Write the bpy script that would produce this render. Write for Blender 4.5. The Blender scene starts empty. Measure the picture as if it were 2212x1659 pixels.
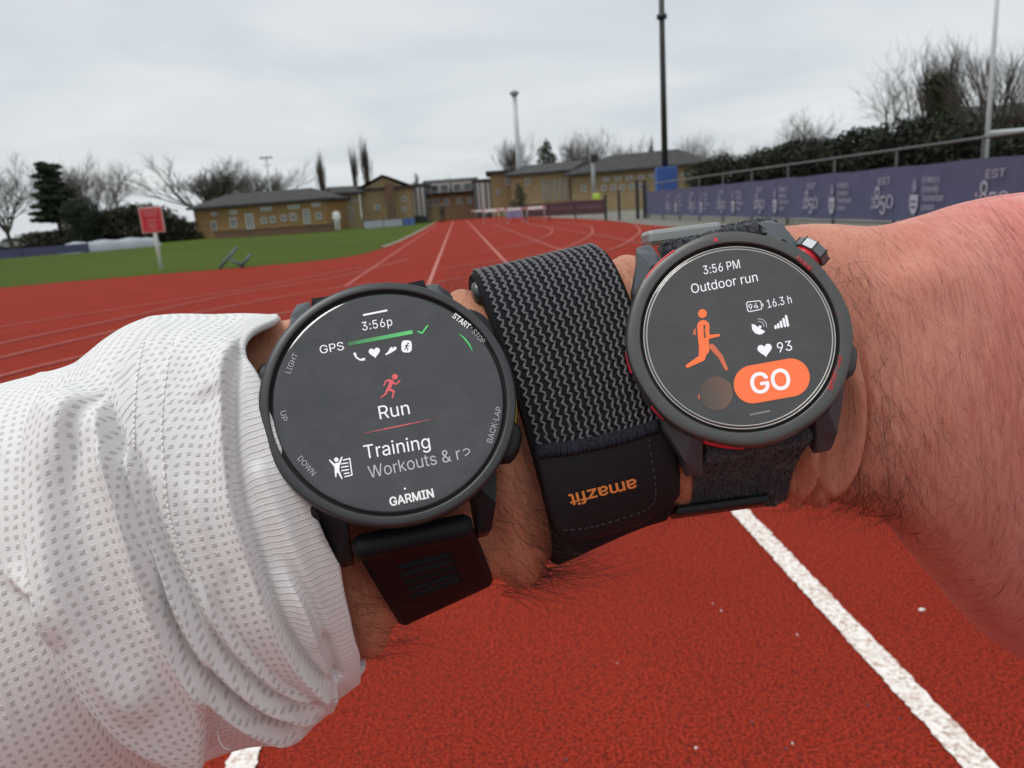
import bpy, math, random
import numpy as np
from mathutils import Vector, Matrix
from mathutils.bvhtree import BVHTree

random.seed(7); rng = np.random.default_rng(7)
scene = bpy.context.scene
COL = scene.collection

# ------------------------------------------------------------------ camera
PW, PH, FPX = 2212.0, 1659.0, 1628.0          # picture frame units used for measuring
CX, CY = PW / 2, PH / 2
CAM_H, PITCH, ROLL = 0.95, math.radians(13.2), math.radians(4.0)
fwd = np.array([0, math.cos(PITCH), -math.sin(PITCH)])
R0 = np.array([1.0, 0, 0]); U0 = np.array([0, math.sin(PITCH), math.cos(PITCH)])
rgt = math.cos(ROLL) * R0 - math.sin(ROLL) * U0
upv = math.sin(ROLL) * R0 + math.cos(ROLL) * U0
CAMP = np.array([0, 0, CAM_H])
cd = bpy.data.cameras.new('camera'); cam = bpy.data.objects.new('camera', cd); COL.objects.link(cam)
m = Matrix.Identity(4)
for i in range(3):
    m[i][0] = rgt[i]; m[i][1] = upv[i]; m[i][2] = -fwd[i]; m[i][3] = CAMP[i]
cam.matrix_world = m
cd.sensor_width = 36.0; cd.lens = FPX / PW * 36.0
cd.clip_start = 0.005; cd.clip_end = 3000
cd.dof.use_dof = True; cd.dof.focus_distance = 0.145; cd.dof.aperture_fstop = 42
scene.camera = cam

# ------------------------------------------------------------------ sky and sun
SUN_EL, SUN_AZ = math.radians(68), math.radians(248)      # overcast: broad soft sun high on the left
w = bpy.data.worlds.new('World'); scene.world = w; w.use_nodes = True
nt = w.node_tree; nt.nodes.clear()
N = nt.nodes.new; L = nt.links.new
out = N('ShaderNodeOutputWorld'); bg = N('ShaderNodeBackground'); bg.inputs['Strength'].default_value = 0.1
sky = N('ShaderNodeTexSky'); sky.sky_type = 'NISHITA'; sky.sun_disc = False
sky.sun_elevation = SUN_EL; sky.sun_rotation = SUN_AZ; sky.air_density = 1.0; sky.dust_density = 3.0
tc = N('ShaderNodeTexCoord'); sep = N('ShaderNodeSeparateXYZ'); L(tc.outputs['Generated'], sep.inputs[0])
# project the view direction on a flat cloud deck so the layers thin towards the horizon
add = N('ShaderNodeMath'); add.operation = 'ADD'; add.inputs[1].default_value = 0.13
ab = N('ShaderNodeMath'); ab.operation = 'ABSOLUTE'; L(sep.outputs['Z'], ab.inputs[0]); L(ab.outputs[0], add.inputs[0])
dx = N('ShaderNodeMath'); dx.operation = 'DIVIDE'; L(sep.outputs['X'], dx.inputs[0]); L(add.outputs[0], dx.inputs[1])
dy = N('ShaderNodeMath'); dy.operation = 'DIVIDE'; L(sep.outputs['Y'], dy.inputs[0]); L(add.outputs[0], dy.inputs[1])
cmb = N('ShaderNodeCombineXYZ'); L(dx.outputs[0], cmb.inputs[0]); L(dy.outputs[0], cmb.inputs[1])
n1 = N('ShaderNodeTexNoise'); n1.inputs['Scale'].default_value = 0.75; n1.inputs['Detail'].default_value = 6; n1.inputs['Roughness'].default_value = 0.5
n1.inputs['Distortion'].default_value = 0.4
L(cmb.outputs[0], n1.inputs['Vector'])
cr = N('ShaderNodeValToRGB'); L(n1.outputs['Fac'], cr.inputs[0])
cr.color_ramp.elements[0].position = 0.30; cr.color_ramp.elements[0].color = (0.56, 0.605, 0.65, 1)
cr.color_ramp.elements[1].position = 0.66; cr.color_ramp.elements[1].color = (0.735, 0.765, 0.775, 1)
sc10 = N('ShaderNodeVectorMath'); sc10.operation = 'SCALE'; sc10.inputs['Scale'].default_value = 9.0; L(cr.outputs[0], sc10.inputs[0])
mx = N('ShaderNodeMix'); mx.data_type = 'RGBA'; mx.inputs['Factor'].default_value = 0.93
L(sky.outputs[0], mx.inputs['A']); L(sc10.outputs[0], mx.inputs['B'])
L(mx.outputs['Result'], bg.inputs['Color']); L(bg.outputs[0], out.inputs[0])

sl = bpy.data.lights.new('sun', 'SUN'); sl.energy = 1.5; sl.angle = math.radians(24); sl.color = (1.0, 0.97, 0.93)
so = bpy.data.objects.new('sun', sl); COL.objects.link(so)
# sun rotation 0 = +Y, clockwise seen from above
sd = Vector((math.sin(SUN_AZ) * math.cos(SUN_EL), math.cos(SUN_AZ) * math.cos(SUN_EL), math.sin(SUN_EL)))
so.rotation_euler = sd.to_track_quat('Z', 'Y').to_euler()

vs = scene.view_settings
vs.view_transform = 'Standard'; vs.look = 'None'; vs.gamma = 1.0; vs.use_curve_mapping = False; vs.exposure = 0.28
scene.cycles.use_denoising = True

# ------------------------------------------------------------------ measuring helpers
def ray(px, py):
    d = (px - CX) / FPX * rgt + (CY - py) / FPX * upv + fwd
    return d
def at(px, py, z):                      # world point at depth z (metres along the optical axis)
    return CAMP + ray(px, py) * z
def camvec(x, y, z):                    # camera-frame direction (right, up, away) to world
    return x * rgt + y * upv + z * fwd
def ground(px, py, z=0.0):
    d = ray(px, py); t = (z - CAMP[2]) / d[2]
    return CAMP + d * t
def dist_pt(px, py, dist):              # point whose world Y equals dist
    d = ray(px, py); return CAMP + d * (dist / d[1])
def proj(P):
    P = np.asarray(P, float) - CAMP
    z = P @ fwd
    return np.stack([CX + FPX * (P @ rgt) / z, CY - FPX * (P @ upv) / z], -1)
def unit(v):
    v = np.asarray(v, float); return v / np.linalg.norm(v)
def crv(vals, t):                       # Catmull-Rom through vals at integer parameters
    vals = np.asarray(vals, float); n = len(vals)
    t = np.clip(np.asarray(t, float), 0, n - 1 - 1e-6); i = np.floor(t).astype(int); f = t - i
    p0 = vals[np.clip(i - 1, 0, n - 1)]; p1 = vals[i]; p2 = vals[np.clip(i + 1, 0, n - 1)]; p3 = vals[np.clip(i + 2, 0, n - 1)]
    if vals.ndim > 1: f = f[..., None]
    return 0.5 * (2 * p1 + (p2 - p0) * f + (2 * p0 - 5 * p1 + 4 * p2 - p3) * f ** 2 + (3 * p1 - p0 - 3 * p2 + p3) * f ** 3)
def smooth(pts, n):
    pts = np.asarray(pts, float); return crv(pts, np.linspace(0, len(pts) - 1, n))
def sstep(a, b, x):
    t = np.clip((x - a) / (b - a), 0, 1); return t * t * (3 - 2 * t)

# ------------------------------------------------------------------ materials
MATS = {}
def mat(name, color, rough=0.5, metal=0.0, spec=0.5, col2=None, nscale=20.0, bump=0.0, bscale=None, emit=None, estr=0.0,
        coat=0.0, coord='Object', detail=4.0, ramp=(0.35, 0.65), sheen=0.0, ior=None, stretch=None):
    if name in MATS: return MATS[name]
    m = bpy.data.materials.new(name); m.use_nodes = True; MATS[name] = m
    t = m.node_tree; b = t.nodes['Principled BSDF']
    b.inputs['Base Color'].default_value = (*color, 1); b.inputs['Roughness'].default_value = rough
    b.inputs['Metallic'].default_value = metal; b.inputs['Specular IOR Level'].default_value = spec
    if ior: b.inputs['IOR'].default_value = ior
    if coat: b.inputs['Coat Weight'].default_value = coat; b.inputs['Coat Roughness'].default_value = 0.03
    if sheen: b.inputs['Sheen Weight'].default_value = sheen
    if emit: b.inputs['Emission Color'].default_value = (*emit, 1); b.inputs['Emission Strength'].default_value = estr
    if col2 or bump:
        tcn = t.nodes.new('ShaderNodeTexCoord'); mp = t.nodes.new('ShaderNodeMapping'); t.links.new(tcn.outputs[coord], mp.inputs[0])
        if stretch: mp.inputs['Scale'].default_value = stretch
        if col2:
            n = t.nodes.new('ShaderNodeTexNoise'); n.inputs['Scale'].default_value = nscale; n.inputs['Detail'].default_value = detail
            t.links.new(mp.outputs[0], n.inputs['Vector'])
            r = t.nodes.new('ShaderNodeValToRGB'); t.links.new(n.outputs['Fac'], r.inputs[0])
            r.color_ramp.elements[0].position = ramp[0]; r.color_ramp.elements[0].color = (*color, 1)
            r.color_ramp.elements[1].position = ramp[1]; r.color_ramp.elements[1].color = (*col2, 1)
            t.links.new(r.outputs[0], b.inputs['Base Color'])
        if bump:
            n2 = t.nodes.new('ShaderNodeTexNoise'); n2.inputs['Scale'].default_value = bscale or nscale; n2.inputs['Detail'].default_value = 5
            t.links.new(mp.outputs[0], n2.inputs['Vector'])
            bp = t.nodes.new('ShaderNodeBump'); bp.inputs['Strength'].default_value = min(1, bump); bp.inputs['Distance'].default_value = 1.0 / (bscale or nscale) * 0.5
            t.links.new(n2.outputs['Fac'], bp.inputs['Height']); t.links.new(bp.outputs[0], b.inputs['Normal'])
    return m

# ------------------------------------------------------------------ mesh helpers
class MB:
    """collects shapes; build() links them as ONE mesh object"""
    def __init__(s): s.v = []; s.f = []; s.uv = None
    def addmesh(s, V, F):
        o = len(s.v); s.v.extend([tuple(p) for p in V]); s.f.extend([tuple(i + o for i in f) for f in F])
    def box(s, c, size, axes=None):
        c = np.asarray(c, float); h = np.asarray(size, float) / 2
        A = np.eye(3) if axes is None else np.asarray(axes, float)
        V = [c + A[0] * h[0] * x + A[1] * h[1] * y + A[2] * h[2] * z for z in (-1, 1) for y in (-1, 1) for x in (-1, 1)]
        s.addmesh(V, [(0, 2, 3, 1), (4, 5, 7, 6), (0, 1, 5, 4), (2, 6, 7, 3), (0, 4, 6, 2), (1, 3, 7, 5)])
    def hexa(s, bottom, top):
        V = list(bottom) + list(top); n = len(bottom)
        F = [tuple(range(n - 1, -1, -1)), tuple(range(n, 2 * n))] + [(i, (i + 1) % n, n + (i + 1) % n, n + i) for i in range(n)]
        s.addmesh(V, F)
    def tube(s, P, r, sides=8, caps=True):
        P = np.asarray(P, float); n = len(P); r = np.broadcast_to(np.asarray(r, float), (n,))
        T = np.gradient(P, axis=0); T /= np.maximum(np.linalg.norm(T, axis=1)[:, None], 1e-12)
        ref = np.array([0, 0, 1.0]) if abs(T[0][2]) < 0.9 else np.array([1.0, 0, 0])
        V = []; a = unit(np.cross(T[0], ref))
        ang = np.arange(sides) * 2 * math.pi / sides
        for i in range(n):
            a = a - T[i] * (a @ T[i]); a = a / max(np.linalg.norm(a), 1e-12); b = np.cross(T[i], a)
            V.extend(P[i] + r[i] * (np.cos(ang)[:, None] * a + np.sin(ang)[:, None] * b))
        F = [(i * sides + k, i * sides + (k + 1) % sides, (i + 1) * sides + (k + 1) % sides, (i + 1) * sides + k) for i in range(n - 1) for k in range(sides)]
        if caps: F += [tuple(range(sides - 1, -1, -1)), tuple((n - 1) * sides + k for k in range(sides))]
        s.addmesh(V, F)
    def lathe(s, prof, n=96, a0=0, a1=2 * math.pi):
        full = abs(a1 - a0 - 2 * math.pi) < 1e-6; m = n if full else n + 1
        V = []
        for k in range(m):
            a = a0 + (a1 - a0) * k / n
            V += [(r * math.cos(a), r * math.sin(a), z) for r, z in prof]
        q = len(prof); F = []
        for k in range(n):
            k2 = (k + 1) % m
            for j in range(q - 1): F.append((k * q + j, k2 * q + j, k2 * q + j + 1, k * q + j + 1))
        s.addmesh(V, F)
    def prism(s, poly, z0, z1):
        s.hexa([(x, y, z0) for x, y in poly], [(x, y, z1) for x, y in poly])
    def build(s, name, m, parent=None, scale=1.0, smooth=True, world=False, mod=None):
        V = np.asarray(s.v, float).reshape(-1, 3) * scale
        if world and parent is not None:
            Mi = np.array(parent.matrix_world.inverted()); V = V @ Mi[:3, :3].T + Mi[:3, 3]
        me = bpy.data.meshes.new(name); me.from_pydata([tuple(p) for p in V], [], s.f); me.validate(); me.update()
        if smooth: me.shade_smooth()
        o = bpy.data.objects.new(name, me); COL.objects.link(o)
        if m is not None: me.materials.append(m)
        if parent is not None: o.parent = parent
        if mod: b = o.modifiers.new('bevel', 'BEVEL'); b.width = mod; b.segments = 2; b.limit_method = 'ANGLE'; b.angle_limit = 0.6
        return o
def sharp(o, ang=0.6):
    me = o.data
    try: me.set_sharp_from_angle(angle=ang)
    except Exception: pass
    return o
def empty(name, M):
    o = bpy.data.objects.new(name, None); COL.objects.link(o); o.empty_display_size = 0.05
    o.matrix_world = Matrix(M) if not isinstance(M, (tuple, Vector)) else Matrix.Translation(Vector(M))
    bpy.context.view_layer.update(); return o
def tag(o, label=None, cat=None, group=None, kind=None):
    if label: o['label'] = label
    if cat: o['category'] = cat
    if group: o['group'] = group
    if kind: o['kind'] = kind
    return o
def struct(o): o['kind'] = 'structure'; return o
def grid_faces(nu, nv, wrap=False):
    i, j = np.meshgrid(np.arange(nu - 1), np.arange(nv if wrap else nv - 1), indexing='ij'); j2 = (j + 1) % nv
    return np.stack([i * nv + j, (i + 1) * nv + j, (i + 1) * nv + j2, i * nv + j2], -1).reshape(-1, 4)
def np_mesh(name, V, F, m, parent=None, uv=None, attrs=None, smooth=True, world=True):
    V = np.asarray(V, float)
    if parent is not None and world:
        Mi = np.array(parent.matrix_world.inverted()); V = V @ Mi[:3, :3].T + Mi[:3, 3]
    F = np.asarray(F); k = F.shape[1]
    me = bpy.data.meshes.new(name)
    me.vertices.add(len(V)); me.vertices.foreach_set('co', V.astype(np.float32).ravel())
    me.loops.add(F.size); me.loops.foreach_set('vertex_index', F.astype(np.int32).ravel())
    me.polygons.add(len(F)); me.polygons.foreach_set('loop_start', np.arange(0, F.size, k, dtype=np.int32))
    me.update(calc_edges=True)
    if uv is not None:
        l = me.uv_layers.new(name='UVMap'); l.data.foreach_set('uv', np.asarray(uv, np.float32)[F.ravel()].ravel())
    for n_, a in (attrs or {}).items():
        at_ = me.attributes.new(n_, 'FLOAT', 'POINT'); at_.data.foreach_set('value', np.asarray(a, np.float32).ravel())
    if smooth: me.shade_smooth()
    me.validate()
    o = bpy.data.objects.new(name, me); COL.objects.link(o); me.materials.append(m)
    if parent is not None: o.parent = parent
    return o
def bvh_of(o):
    me = o.data; M = np.array(o.matrix_world if o.parent is None else o.parent.matrix_world)
    V = np.array([v.co for v in me.vertices]) @ M[:3, :3].T + M[:3, 3]
    return BVHTree.FromPolygons([tuple(p) for p in V], [tuple(p.vertices) for p in me.polygons])
def cast(bvh, px, py, lift=0.0):
    d = ray(px, py); d = d / np.linalg.norm(d)
    h = bvh.ray_cast(Vector(CAMP), Vector(d))
    if h[0] is None: return None
    return np.array(h[0]) - d * lift
class Plane:                             # flat target with the same ray_cast call as a BVH
    def __init__(s, o, n): s.o = np.asarray(o, float); s.n = unit(n)
    def ray_cast(s, o, d):
        o = np.array(o); d = np.array(d); t = (s.o - o) @ s.n / (d @ s.n); return (o + d * t,)
try:                                     # the sans serif that ships inside Blender, else the built-in one
    import os
    FONT = bpy.data.fonts.load(os.path.join(bpy.utils.system_resource('DATAFILES', path='fonts'), 'Inter.woff2'))
except Exception:
    FONT = None
def text_mesh(body, bold=0.0, spacing=1.0):
    """outlines of a text as flat triangles (overlapping strokes merge: kept where the winding is not zero)"""
    from mathutils.geometry import interpolate_bezier, delaunay_2d_cdt
    c = bpy.data.curves.new('t', 'FONT'); c.body = body
    if FONT: c.font = FONT
    c.space_character = spacing
    o = bpy.data.objects.new('t', c); COL.objects.link(o); bpy.context.view_layer.update()
    cu = o.to_curve(bpy.context.evaluated_depsgraph_get(), apply_modifiers=False); loops = []
    for sp in cu.splines:
        bp = sp.bezier_points; P = []
        for k in range(len(bp)):
            a, b = bp[k], bp[(k + 1) % len(bp)]; e = (b.co - a.co).to_2d(); ln = max(e.length, 1e-9)
            bend = max(abs(e.x * (h.y - a.co.y) - e.y * (h.x - a.co.x)) / ln for h in (a.handle_right, b.handle_left))
            P += [q.to_2d() for q in interpolate_bezier(a.co, a.handle_right, b.handle_left, b.co, 2 if bend < .002 * ln + 1e-6 else 6)[:-1]]
        P = [q for k, q in enumerate(P) if (q - P[k - 1]).length > 1e-6]
        if len(P) > 2: loops.append(np.array([tuple(q) for q in P]))
    o.to_curve_clear(); bpy.data.objects.remove(o); bpy.data.curves.remove(c)
    pts, edg = [], []
    for P in loops:
        n0 = len(pts); pts += [Vector(p) for p in P]; edg += [(n0 + k, n0 + (k + 1) % len(P)) for k in range(len(P))]
    ov, oe, of = delaunay_2d_cdt(pts, edg, [], 0, 1e-6)[:3]
    V = np.array([tuple(p) for p in ov]); F = np.array([tuple(f) for f in of]); cen = V[F].mean(1); wind = np.zeros(len(F))
    for P in loops:
        Q = np.roll(P, -1, 0); x, y = cen[:, 0][:, None], cen[:, 1][:, None]
        lf = (Q[:, 0] - P[:, 0]) * (y - P[:, 1]) - (x - P[:, 0]) * (Q[:, 1] - P[:, 1])
        wind += np.sum((P[:, 1] <= y) & (Q[:, 1] > y) & (lf > 0), 1) - np.sum((P[:, 1] > y) & (Q[:, 1] <= y) & (lf < 0), 1)
    F = [tuple(int(i) for i in f) for f, w_ in zip(F, wind) if w_ != 0]
    return np.concatenate([V, np.zeros((len(V), 1))], 1), F
CAPH = text_mesh('H')[0][:, 1].max()
def lettering(body, p0, p1, cap, target, m, parent, lift=4e-5, bold=0.0, spacing=1.0, up=None, name='lettering'):
    """flat letters whose base line runs from p0 to p1 (measured points), laid on the target surface"""
    V, F = text_mesh(body, 0.0, spacing)
    x0, x1 = V[:, 0].min(), V[:, 0].max()
    p0 = np.array(p0, float); p1 = np.array(p1, float); e = p1 - p0
    if up is None: up = np.array([e[1], -e[0]]); up = up / np.linalg.norm(up)
    u = (V[:, 0] - x0) / (x1 - x0); vv = V[:, 1] / CAPH * cap
    P = p0 + u[:, None] * e + vv[:, None] * np.asarray(up)
    b = MB(); shifts = [(0, 0)] if not bold else [(math.cos(a) * bold * cap, math.sin(a) * bold * cap) for a in np.arange(8) * math.pi / 4]
    for k, (sx_, sy_) in enumerate(shifts):          # a heavier weight is built from closely stacked copies
        W = []
        for q, ly in zip(P, V[:, 2]):
            h = cast(target, q[0] + sx_, q[1] + sy_, lift + 2e-6 * (k * 3 + ly)); W.append(h if h is not None else (W[-1] if W else CAMP))
        b.addmesh(W, F)
    return b.build(name, m, parent, world=True, smooth=False)
def shape2d(polys, target, m, parent, name, lift=4e-5, sub=True):
    b = MB()
    for P in polys:
        k_ = lift + 3e-6 * len(b.f); W = [cast(target, x, y, k_) for x, y in P]; W = [q for q in W if q is not None]
        if len(W) < 3: continue
        b.addmesh(W, [tuple(range(len(W)))])
    return b.build(name, m, parent, world=True, smooth=False)
def stroke_poly(pts, w, n=6):            # list of convex quads/discs approximating a round-ended stroke
    pts = [np.array(p, float) for p in pts]; ws = np.broadcast_to(np.asarray(w, float), (len(pts),)); out = []
    for i in range(len(pts) - 1):
        a, b = pts[i], pts[i + 1]; d = b - a; l = np.linalg.norm(d); d /= l; nrm = np.array([-d[1], d[0]])
        aa = math.atan2(nrm[1], nrm[0]); P = []
        for k in range(n + 1):
            t = aa + math.pi * k / n; P.append(a + ws[i] / 2 * np.array([math.cos(t), math.sin(t)]))
        for k in range(n + 1):
            t = aa + math.pi + math.pi * k / n; P.append(b + ws[i + 1] / 2 * np.array([math.cos(t), math.sin(t)]))
        out.append(P)
    return out
def disc2(c, r, n=24, ry=None, rot=0):
    ry = ry or r
    return [(c[0] + r * math.cos(t) * math.cos(rot) - ry * math.sin(t) * math.sin(rot), c[1] + r * math.cos(t) * math.sin(rot) + ry * math.sin(t) * math.cos(rot)) for t in np.arange(n) * 2 * math.pi / n]
def heart2(c, s, rot=0):
    P = []
    for t in np.linspace(0, 2 * math.pi, 28, endpoint=False):
        x = 16 * math.sin(t) ** 3 / 17; y = -(13 * math.cos(t) - 5 * math.cos(2 * t) - 2 * math.cos(3 * t) - math.cos(4 * t)) / 17
        P.append((c[0] + s * (x * math.cos(rot) - y * math.sin(rot)), c[1] + s * (x * math.sin(rot) + y * math.cos(rot))))
    return P
# ================================================================== ground, track, field
HOR = lambda x: 455 - .07 * (x - 988)
def nmat(name):
    m = bpy.data.materials.new(name); m.use_nodes = True; MATS[name] = m; t = m.node_tree
    return m, t, t.nodes['Principled BSDF'], t.nodes.new, t.links.new
def _noise(t, vec, scale, detail=4, rough=.5):
    n = t.nodes.new('ShaderNodeTexNoise'); n.inputs['Scale'].default_value = scale; n.inputs['Detail'].default_value = detail; n.inputs['Roughness'].default_value = rough
    t.links.new(vec, n.inputs['Vector']); return n.outputs['Fac']
def _ramp(t, fac, stops):
    r = t.nodes.new('ShaderNodeValToRGB'); t.links.new(fac, r.inputs[0]); e = r.color_ramp.elements
    while len(e) < len(stops): e.new(.5)
    for k, (p, c) in enumerate(stops): e[k].position = p; e[k].color = (*c, 1)
    return r.outputs[0]
def _mix(t, fac, a, b, mode='MIX'):
    n = t.nodes.new('ShaderNodeMix'); n.data_type = 'RGBA'; n.blend_type = mode
    for key, v in (('Factor', fac), ('A', a), ('B', b)):
        if isinstance(v, tuple): n.inputs[key].default_value = (*v, 1)
        elif isinstance(v, (int, float)): n.inputs[key].default_value = v
        else: t.links.new(v, n.inputs[key])
    return n.outputs['Result']
def _bump(t, b, h, s, d):
    n = t.nodes.new('ShaderNodeBump'); n.inputs['Strength'].default_value = s; n.inputs['Distance'].default_value = d; t.links.new(h, n.inputs['Height']); t.links.new(n.outputs[0], b.inputs['Normal'])
m_track, t, b, N_, L_ = nmat('polyurethane_track')
oc = N_('ShaderNodeTexCoord').outputs['Object']
g1 = _noise(t, oc, 170, 3, .6); g2 = _noise(t, oc, 75, 3, .6); g3 = _noise(t, oc, 1.1, 4, .6)
base = _ramp(t, g3, [(.3, (.285, .0265, .0132)), (.7, (.34, .0335, .0162))])
spk = _ramp(t, g1, [(.33, (.10, .06, .06)), (.45, (.60, .58, .58)), (.56, (1, 1, 1)), (.66, (1.35, 1.6, 1.6))])
base = _mix(t, .85, base, spk, 'MULTIPLY'); base = _mix(t, _ramp(t, g2, [(.55, (0, 0, 0)), (.66, (.7, .7, .7))]), base, (.09, .016, .012))
L_(base, b.inputs['Base Color']); b.inputs['Roughness'].default_value = .85; b.inputs['Specular IOR Level'].default_value = .08
_bump(t, b, g1, .8, .006)
m_line, t, b, N_, L_ = nmat('worn_white_line')
oc = N_('ShaderNodeTexCoord').outputs['Object']; g1 = _noise(t, oc, 110, 4, .6); g4 = _noise(t, oc, 26, 3, .6)
c_ = _ramp(t, g1, [(.36, (.42, .29, .22)), (.47, (.72, .64, .58)), (.58, (.84, .81, .78))]); c_ = _mix(t, _ramp(t, g4, [(.5, (0, 0, 0)), (.75, (.45, .45, .45))]), c_, (.50, .30, .23))
L_(c_, b.inputs['Base Color']); b.inputs['Roughness'].default_value = .8; _bump(t, b, g1, .7, .005)
m_linef = mat('faded_line', (.40, .115, .09), .85, col2=(.33, .06, .045), nscale=14)
m_grass, t, b, N_, L_ = nmat('mown_grass')
oc = N_('ShaderNodeTexCoord').outputs['Object']; g1 = _noise(t, oc, 30, 4, .65); g2 = _noise(t, oc, .12, 3, .5)
c_ = _ramp(t, g1, [(.3, (.034, .060, .005)), (.7, (.066, .098, .011))]); c_ = _mix(t, _ramp(t, g2, [(.4, (0, 0, 0)), (.65, (1, 1, 1))]), c_, _ramp(t, g1, [(.3, (.046, .074, .006)), (.7, (.080, .112, .012))]))
L_(c_, b.inputs['Base Color']); b.inputs['Roughness'].default_value = .95; b.inputs['Specular IOR Level'].default_value = .1; _bump(t, b, g1, .8, .02)
m_verge = mat('gritty_verge', (.13, .125, .10), .95, col2=(.19, .18, .155), nscale=6)
m_earth = mat('far_ground', (.075, .085, .040), .95, col2=(.10, .10, .055), nscale=.8)
def sheet(name, pts, z, m):
    from mathutils.geometry import tessellate_polygon
    V_ = [(p[0], p[1], z) for p in pts]; b = MB(); b.addmesh(V_, [tuple(f) for f in tessellate_polygon([[Vector(p) for p in V_]])])
    o = b.build(name, m, smooth=False)
    if o.data.polygons and sum(p.normal.z * p.area for p in o.data.polygons) < 0: o.data.flip_normals()
    return struct(o)
b = MB(); n = 24; xs = np.linspace(-900, 900, n); ys = np.linspace(-60, 1500, n)
b.addmesh([(x, y, -.012) for x in xs for y in ys], [tuple(f) for f in grid_faces(n, n)]); struct(b.build('ground', m_earth, smooth=False))
CURB_PX = [(-500, 672), (0, 622), (300, 596), (560, 575), (720, 559), (800, 544), (870, 519), (920, 492), (945, 478)]
curb = smooth([ground(*p)[:2] for p in CURB_PX], 70)
far_edge = [ground(x, y)[:2] for x, y in ((985, 470), (1010, 468), (1180, 469), (1300, 475), (1400, 486), (1560, 497), (1760, 505))]
tpoly = [(-60, -8)] + [tuple(p) for p in curb] + [tuple(p) for p in far_edge] + [(8.5, 9), (9.0, 4), (9.5, -8)]
track = sheet('running_track', tpoly[::-1], 0.0, m_track)
vpoly = [tuple(p) for p in far_edge[2:]] + [(8.5, 9), (9.0, 4), (9.5, -8), (14, -8), (13.5, 12), (12, 40), (11, 62), (4, 72)]
sheet('verge', vpoly, -.004, m_verge)
gpoly = [tuple(p) for p in curb] + [tuple(ground(962, 470)[:2]), (-5, 100), (-130, 100), (-130, 10)]
sheet('infield_grass', gpoly, .004, m_grass)
def ribbon(name, pts, wd, z, m, parent=None, h=0):
    P = np.asarray(pts, float)[:, :2]; T = np.gradient(P, axis=0); T /= np.linalg.norm(T, axis=1)[:, None] + 1e-9; Nn = np.stack([-T[:, 1], T[:, 0]], 1) * wd / 2
    A, B = P + Nn, P - Nn; n = len(P); b = MB()
    if h == 0:
        b.addmesh([(x, y, z) for x, y in A] + [(x, y, z) for x, y in B], [(i, n + i, n + i + 1, i + 1) for i in range(n - 1)])
    else:
        b.addmesh([(x, y, z) for x, y in A] + [(x, y, z + h) for x, y in A] + [(x, y, z + h) for x, y in B] + [(x, y, z) for x, y in B],
                  [(k * n + i, (k + 1) * n + i, (k + 1) * n + i + 1, k * n + i + 1) for k in range(3) for i in range(n - 1)])
    o = b.build(name, m, parent, smooth=False); return o
td = ray(988, 455); td = unit([td[0], td[1], 0]); tl = np.array([td[1], -td[0], 0])
def straight(lat, a0, a1): return [tl * lat + td * a for a in np.linspace(a0, a1, 40)]
zl = .004
m_linem = mat('scuffed_line', (.50, .215, .175), .85, col2=(.40, .11, .08), nscale=30)
for lat, a0, a1, m_ in ((.781, -3, 6, m_line), (.781, 6, 75, m_linem), (-.472, -3, 6, m_line), (-.472, 6, 75, m_linem), (-1.69, 11, 60, m_linef)):
    o = ribbon('lane_line', [tl * lat + td * a for a in np.linspace(a0, a1, 900 if m_ is m_line else 40)], .055, zl, m_, track); zl += .0006
    if m_ is m_line:                                  # paint edges broken up by the rubber grain
        for v in o.data.vertices: v.co.x += float(rng.normal(0, .0013)) + .0015 * math.sin(v.co.y * 61) * math.sin(v.co.y * 23)
def pxline(pts, wd, m_, n=30, name='lane_line'):
    global zl; zl += .0006; return ribbon(name, smooth([ground(*p) for p in pts], n), wd, zl, m_, track)
pxline([(-260, 815), (0, 744), (253, 691), (478, 641), (622, 617), (760, 592), (880, 560)], .06, m_linef)
pxline([(-260, 850), (0, 775), (225, 722), (430, 676), (622, 640), (800, 611)], .06, m_linef)
pxline([(-260, 905), (0, 815), (211, 764), (420, 716), (640, 672), (860, 628), (1000, 600)], .06, m_linef)
pxline([(-200, 750), (0, 708), (365, 652), (600, 612), (780, 577)], .055, m_linef)
pxline([(1246, 552), (1172, 526), (1113, 503), (1060, 482)], .06, m_linef)
pxline([(1500, 660), (1400, 617), (1246, 552)], .06, m_linef)
pxline([(1039, 507), (1105, 497)], .07, m_linef, 6); pxline([(1074, 538), (1172, 524)], .07, m_linef, 6)
pxline([(1039, 545), (1110, 532), (1152, 521), (1183, 509), (1193, 499), (1180, 491), (1140, 485)], .06, m_linef)
pxline([(940, 585), (1082, 563), (1170, 548), (1222, 536), (1269, 513), (1280, 499), (1265, 487), (1200, 478)], .06, m_linef)
pxline([(1000, 612), (1082, 597), (1199, 568), (1280, 549), (1332, 536), (1371, 513), (1382, 497), (1359, 482), (1300, 474)], .06, m_linef)
pxline([(1125, 481), (1240, 500), (1351, 520), (1480, 545)], .06, m_linef)
for k, (x0, y0, x1, y1) in enumerate(((1030, 488, 1082, 482), (1034, 495, 1092, 488), (1026, 481, 1070, 476))): pxline([(x0, y0), (x1, y1)], .06, m_linef, 6)
o = ribbon('kerb', curb[46:], .07, 0, mat('pale_kerb', (.40, .36, .28), .8), None, .05); struct(o)
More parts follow.
